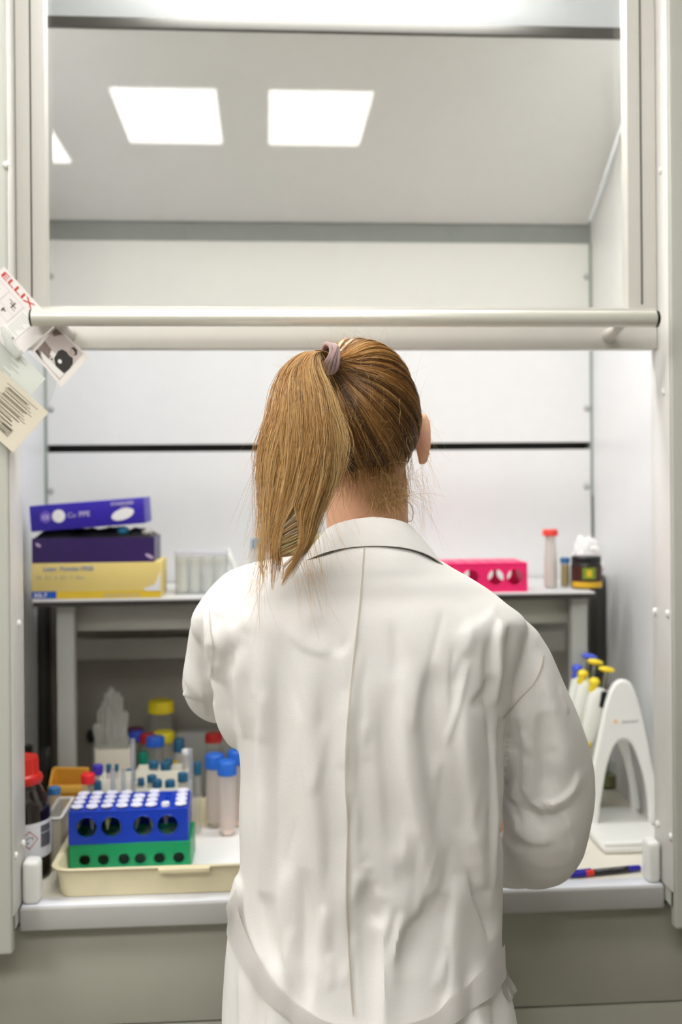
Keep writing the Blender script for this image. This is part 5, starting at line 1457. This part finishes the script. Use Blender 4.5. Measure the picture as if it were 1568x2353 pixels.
HCn = np.array(HC); HSn = np.array(HS) + .002
TIE = np.array(W(757, 826, 1.285))
dT = (TIE - HCn) / HSn; dT /= np.linalg.norm(dT)
def hairline(n):
    """lowest direction z at which hair grows, by azimuth"""
    az = n[:, 1] / (np.hypot(n[:, 0], n[:, 1]) + 1e-9)
    return np.interp(az, [-1, -.75, -.45, -.15, .05, .3, .7, 1], [-.74, -.72, -.62, -.42, .12, .22, .52, .62])
# solid underlayer following the skull
bm = NB(); bmesh.ops.create_uvsphere(bm, u_segments=96, v_segments=64, radius=1)
vs = list(bm.verts); D = np.array([v.co[:] for v in vs]); keep = D[:, 2] > hairline(D) + .07
for v, d in zip(vs, D): v.co = Vector(HCn + d * (HSn - .0008))
bmesh.ops.delete(bm, geom=[v for v, k in zip(vs, keep) if not k], context='VERTS')
cap_ = fin(bm, 'hair', P('hair_underlayer', (112, 84, 54), .6, var=.15, scale=200), person)
ORG['hair'] = ORG['person']
# strands drawn back from the hairline to the tie
NS = 9000; K = 16
n = rng.normal(0, 1, (NS * 6, 3)); n /= np.linalg.norm(n, axis=1, keepdims=True)
hl_ = hairline(n)
hl_ = hl_ + .05 * np.sin(n[:, 0] * 23) + .04 * np.sin(n[:, 0] * 51 + 2) + .04 * rng.normal(0, 1, len(n))
ok = (n[:, 2] > hl_ - .02); n = n[ok]; hl_ = hl_[ok]
edge = n[:, 2] - hl_
pr = np.clip(1.25 - edge * 1.0, .25, 1); n = n[rng.random(len(n)) < pr][:NS]
NS = len(n)
ang = np.arccos(np.clip(n @ dT, -1, 1))
t = np.linspace(0, 1, K)
sn = np.sin(ang)[:, None] + 1e-6
A_ = np.sin((1 - t)[None] * ang[:, None]) / sn; B_ = np.sin(t[None] * ang[:, None]) / sn
dirs = A_[..., None] * n[:, None] + B_[..., None] * dT
# azimuth around the tie, to gather the strands into locks
e1 = np.cross(dT, [0, 0, 1]); e1 /= np.linalg.norm(e1); e2 = np.cross(dT, e1)
phi = np.arctan2(n @ e2, n @ e1)
nl = 130
lock = np.round(phi / (2 * math.pi) * nl + .25 * rng.normal(0, 1, NS))
lt = rng.random(nl * 3)[(lock.astype(int)) % (nl * 3)]
lofs = rng.normal(0, 1, nl * 3)[(lock.astype(int)) % (nl * 3)]
rad = .0012 + .0030 * rng.random(NS) + .0019 * lofs
swell = np.sin(np.clip(t, 0, 1) * math.pi) * .003
pos = HCn + dirs * (HSn + 0)[None, None] + dirs * (rad[:, None] * (.4 + .6 * np.sin(np.minimum(1, t * 1.6) * math.pi / 2))[None] + swell[None])[..., None]
# last part gathers into the tie
tr = rng.normal(0, 1, (NS, 3)) * .0042
k_ = np.clip((t - .72) / .28, 0, 1) ** 1.5
gap = np.array(W(757, 826, 1.262))
end = TIE + tr + (HCn + dirs[:, -1] * HSn - TIE) * 0
pos = pos * (1 - k_)[None, :, None] + end[:, None] * k_[None, :, None]
lat = np.cross(dirs, dirs[:, :1] - dirs[:, -1:]); lat /= np.linalg.norm(lat, axis=2, keepdims=True) + 1e-9
wav = np.sin(t[None] * (3 + 4 * rng.random(NS))[:, None] + rng.random(NS)[:, None] * 6.28) * .0016 * np.sin(t * math.pi)[None]
pos += lat * wav[..., None]
rd = np.full((NS, K), .00024) * rng.uniform(.7, 1.3, NS)[:, None]
rd[:, 0] *= .5
tone = np.clip(.40 + .34 * (lt - .5) * 2 + .16 * rng.normal(0, 1, NS) + .12 * n[:, 2] - .08, 0.0, 1)
strands('scalp_strands', pos, rd, tone, cap_)
# ponytail
PT_ = np.array([  # py, centre px, half width px, Y, half depth m
    (826, 757, 9, 1.270, .006), (808, 738, 15, 1.256, .009), (812, 712, 24, 1.242, .012), (845, 694, 48, 1.232, .016), (895, 694, 72, 1.224, .020), (950, 695, 84, 1.219, .022),
    (1010, 692, 96, 1.217, .023), (1065, 688, 94, 1.217, .023), (1120, 680, 84, 1.217, .022), (1180, 668, 72, 1.216, .020), (1240, 657, 66, 1.214, .018), (1290, 642, 50, 1.212, .015), (1355, 630, 26, 1.210, .010)])
K2 = 30
G = crom(PT_.tolist(), K2)
NP_ = 8000
nck = 70
cu_ = rng.uniform(0, 1, nck) ** .5; ca = rng.uniform(0, 2 * math.pi, nck)
cs_ = np.stack([cu_ * np.cos(ca), cu_ * np.sin(ca)], 1)
ci = rng.integers(0, nck, NP_)
s_ = rng.normal(0, 1, (NP_, 2)) * .12 + cs_[ci]
# wide spread at the top, drawn to the lock centre towards the tips
u0 = rng.uniform(0, 1, NP_) ** .5; a0 = rng.uniform(0, 2 * math.pi, NP_); st = np.stack([u0 * np.cos(a0), u0 * np.sin(a0)], 1)
tt = np.linspace(0, 1, K2)
mix = np.clip((tt - .05) / .75, 0, 1)[None, :, None] ** .8 * .93
cl = s_[:, None] * mix + (st * .45 + s_ * .55)[:, None] * (1 - mix)
wig = rng.uniform(0, 6.28, (nck, 2))
wf = rng.uniform(3, 9, nck)[ci][:, None]
cl = cl + (np.stack([np.sin(tt[None] * wf + wig[ci, 0][:, None]), np.cos(tt[None] * 5 + wig[ci, 1][:, None])], -1) * .16 * tt[None, :, None])
cl = cl + np.stack([np.sin(tt[None] * rng.uniform(6, 16, NP_)[:, None] + rng.uniform(0, 6.28, NP_)[:, None]), np.cos(tt[None] * rng.uniform(6, 16, NP_)[:, None] + rng.uniform(0, 6.28, NP_)[:, None])], -1) * .035
L0 = np.clip(rng.beta(6, 1.3, nck)[ci] * .9 + rng.uniform(-.05, .12, NP_), .55, 1.0)      # strands end at different lengths
L0 = np.clip(L0, .6, 1)
pos = np.zeros((NP_, K2, 3))
gs = L0[:, None] * tt[None] * (K2 - 1)
i0 = np.minimum(gs.astype(int), K2 - 2); fr_ = (gs - i0)[..., None]
g = G[i0] * (1 - fr_) + G[i0 + 1] * fr_
pxx = g[..., 1] + g[..., 2] * cl[..., 0]
pyy = g[..., 0] + 0 * pxx
yy = g[..., 3] + g[..., 4] * cl[..., 1]
# parting low in the tail
hx, hy = 666, 1240
inhole = (np.abs(pyy - hy) < 75)
wv = np.cos(np.clip((pyy - hy) / 75, -1, 1) * math.pi / 2) * 19
dx = pxx - (hx + (pyy - hy) * -.10)
push = np.where(np.abs(dx) < wv * 2.2, np.sign(dx + 1e-6) * (wv - np.abs(dx) * (1 / 2.2)), 0)
pxx = pxx + np.where(inhole, push, 0)
d = np.array(FW)[None, None] * FPX + np.array(RC)[None, None] * (pxx - PCX)[..., None] + np.array(UC)[None, None] * (PCY - pyy)[..., None]
pos = np.array(CAM) + d * (yy / d[..., 1])[..., None]
rd = np.full((NP_, K2), .00026) * rng.uniform(.7, 1.3, NP_)[:, None] * np.interp(tt, [0, .8, 1], [1, 1, .35])[None]
ctone = rng.uniform(0, 1, nck)[ci]
tone = np.clip(.58 + .30 * (ctone - .5) * 2 + .19 * rng.normal(0, 1, NP_), .02, 1)
tn2 = np.clip(tone[:, None] + np.interp(tt, [0, .4, 1], [-.12, .02, .12])[None], 0, 1)
strands('ponytail_strands', pos, rd, tn2, cap_)
# inner core of the tail
bm = NB()
Gc = G[:15]
tube(bm, [W(a[1], a[0], a[3] + .006) for a in Gc], [a[2] * .40 * a[3] / FPX for a in Gc], 16, flat=.34, side=(1, 0, 0))
fin(bm, 'ponytail_core', P('hair_core', (124, 92, 56), .6, var=.2, scale=150), cap_)
# flyaways
def fly(N, gen, rad=.00016, tone=.75):
    K3 = 14; out = np.zeros((N, K3, 3))
    for i in range(N):
        p, dd, L, curl = gen()
        ax = rng.normal(0, 1, 3); ax /= np.linalg.norm(ax)
        v = dd / np.linalg.norm(dd)
        for k in range(K3):
            out[i, k] = p; p = p + v * L / K3
            v = v + np.cross(ax, v) * curl + np.array([0, 0, -.035]); v /= np.linalg.norm(v)
    r_ = np.full((N, K3), rad) * np.linspace(1, .4, K3)[None]
    strands('flyaway_strands', out, r_, np.clip(rng.normal(tone, .12, N), .2, 1), cap_)
def g_nape():
    px = rng.uniform(850, 938); py = rng.uniform(1085, 1165)
    p = np.array(W(px, py, 1.320 + (abs(px - 850) / 100) ** 2 * .03)); p[1] -= .004
    return p, np.array([rng.uniform(-.7, .35), rng.uniform(-.5, -.05), rng.uniform(-1, .3)]), rng.uniform(.015, .055), rng.uniform(-.22, .22)
fly(520, g_nape, .00019, .88)
def g_nape2():      # short hairs lying down the nape
    px = rng.uniform(770, 950); py = rng.uniform(1030, 1095)
    p = np.array(W(px, py, 1.300 + (abs(px - 850) / 100) ** 2 * .030)); p[1] -= .002
    return p, np.array([rng.uniform(-.25, .25), rng.uniform(-.12, .08), -1]), rng.uniform(.02, .05), rng.uniform(-.08, .08)
fly(300, g_nape2, .0002, .4)
def g_head():
    q = n[rng.integers(0, NS)]
    while q[1] > .35: q = n[rng.integers(0, NS)]
    p = HCn + q * (HSn + .004); tgt = dT - q * .6 + rng.normal(0, .35, 3)
    return p, tgt + q * rng.uniform(.1, .7), rng.uniform(.02, .075), rng.uniform(-.16, .16)
fly(420, g_head, .00015, .85)
def g_tail():
    i = rng.integers(4, K2 - 2); a = G[i]
    s = rng.choice([-1, 1]); px = a[1] + s * a[2] * rng.uniform(.6, 1.0)
    return np.array(W(px, a[0], a[3])), np.array([s * rng.uniform(0, .5), rng.uniform(-.4, .2), -1]), rng.uniform(.03, .10), rng.uniform(-.07, .07)
fly(320, g_tail, .00016, .7)
def g_ear():
    px = rng.uniform(945, 985); py = rng.uniform(900, 1180)
    return np.array(W(px, py, 1.36)), np.array([rng.uniform(-.2, .8), rng.uniform(-.3, .3), -1]), rng.uniform(.03, .08), rng.uniform(-.12, .12)
fly(70, g_ear, .00014, .8)
# one loose curl below the ear
A = [W(a, b, 1.335) for a, b in crom([(930, 1150), (944, 1160), (950, 1178), (946, 1196), (936, 1197)], 16)]
strands('flyaway_strands', np.array([[tuple(p) for p in A]]), np.full((1, 16), .00045), np.array([.1]), cap_)
# hair tie
def tie():
    bm = NB()
    c0 = Vector(W(757, 824, 1.262)); ax = Vector((-.80, -.35, .30)).normalized()
    u = ax.cross(Vector((0, 0, 1))).normalized(); v = ax.cross(u)
    for j in range(5):
        off = (j - 2) * .0034; rr_ = .0150 - abs(j - 2) * .0008
        seg = 40; rg = []
        for k in range(seg):
            a = 2 * math.pi * k / seg; dd = u * math.cos(a) * .8 + v * math.sin(a) * 1.12
            cc = c0 + dd * rr_ + ax * (off + .002 * math.sin(a * 2 + j))
            rg.append([bm.verts.new(cc + dd * .0024 * math.cos(b) + ax * .0024 * math.sin(b)) for b in np.linspace(0, 2 * math.pi, 11)[:-1]])
        for k in range(seg):
            for q in range(10): bm.faces.new((rg[k][q], rg[(k + 1) % seg][q], rg[(k + 1) % seg][(q + 1) % 10], rg[k][(q + 1) % 10]))
    return fin(bm, 'hair_tie', P('tie_mauve', (178, 150, 148), .8, var=.12, scale=400, bump=.4, bscale=1500), person)
tie()
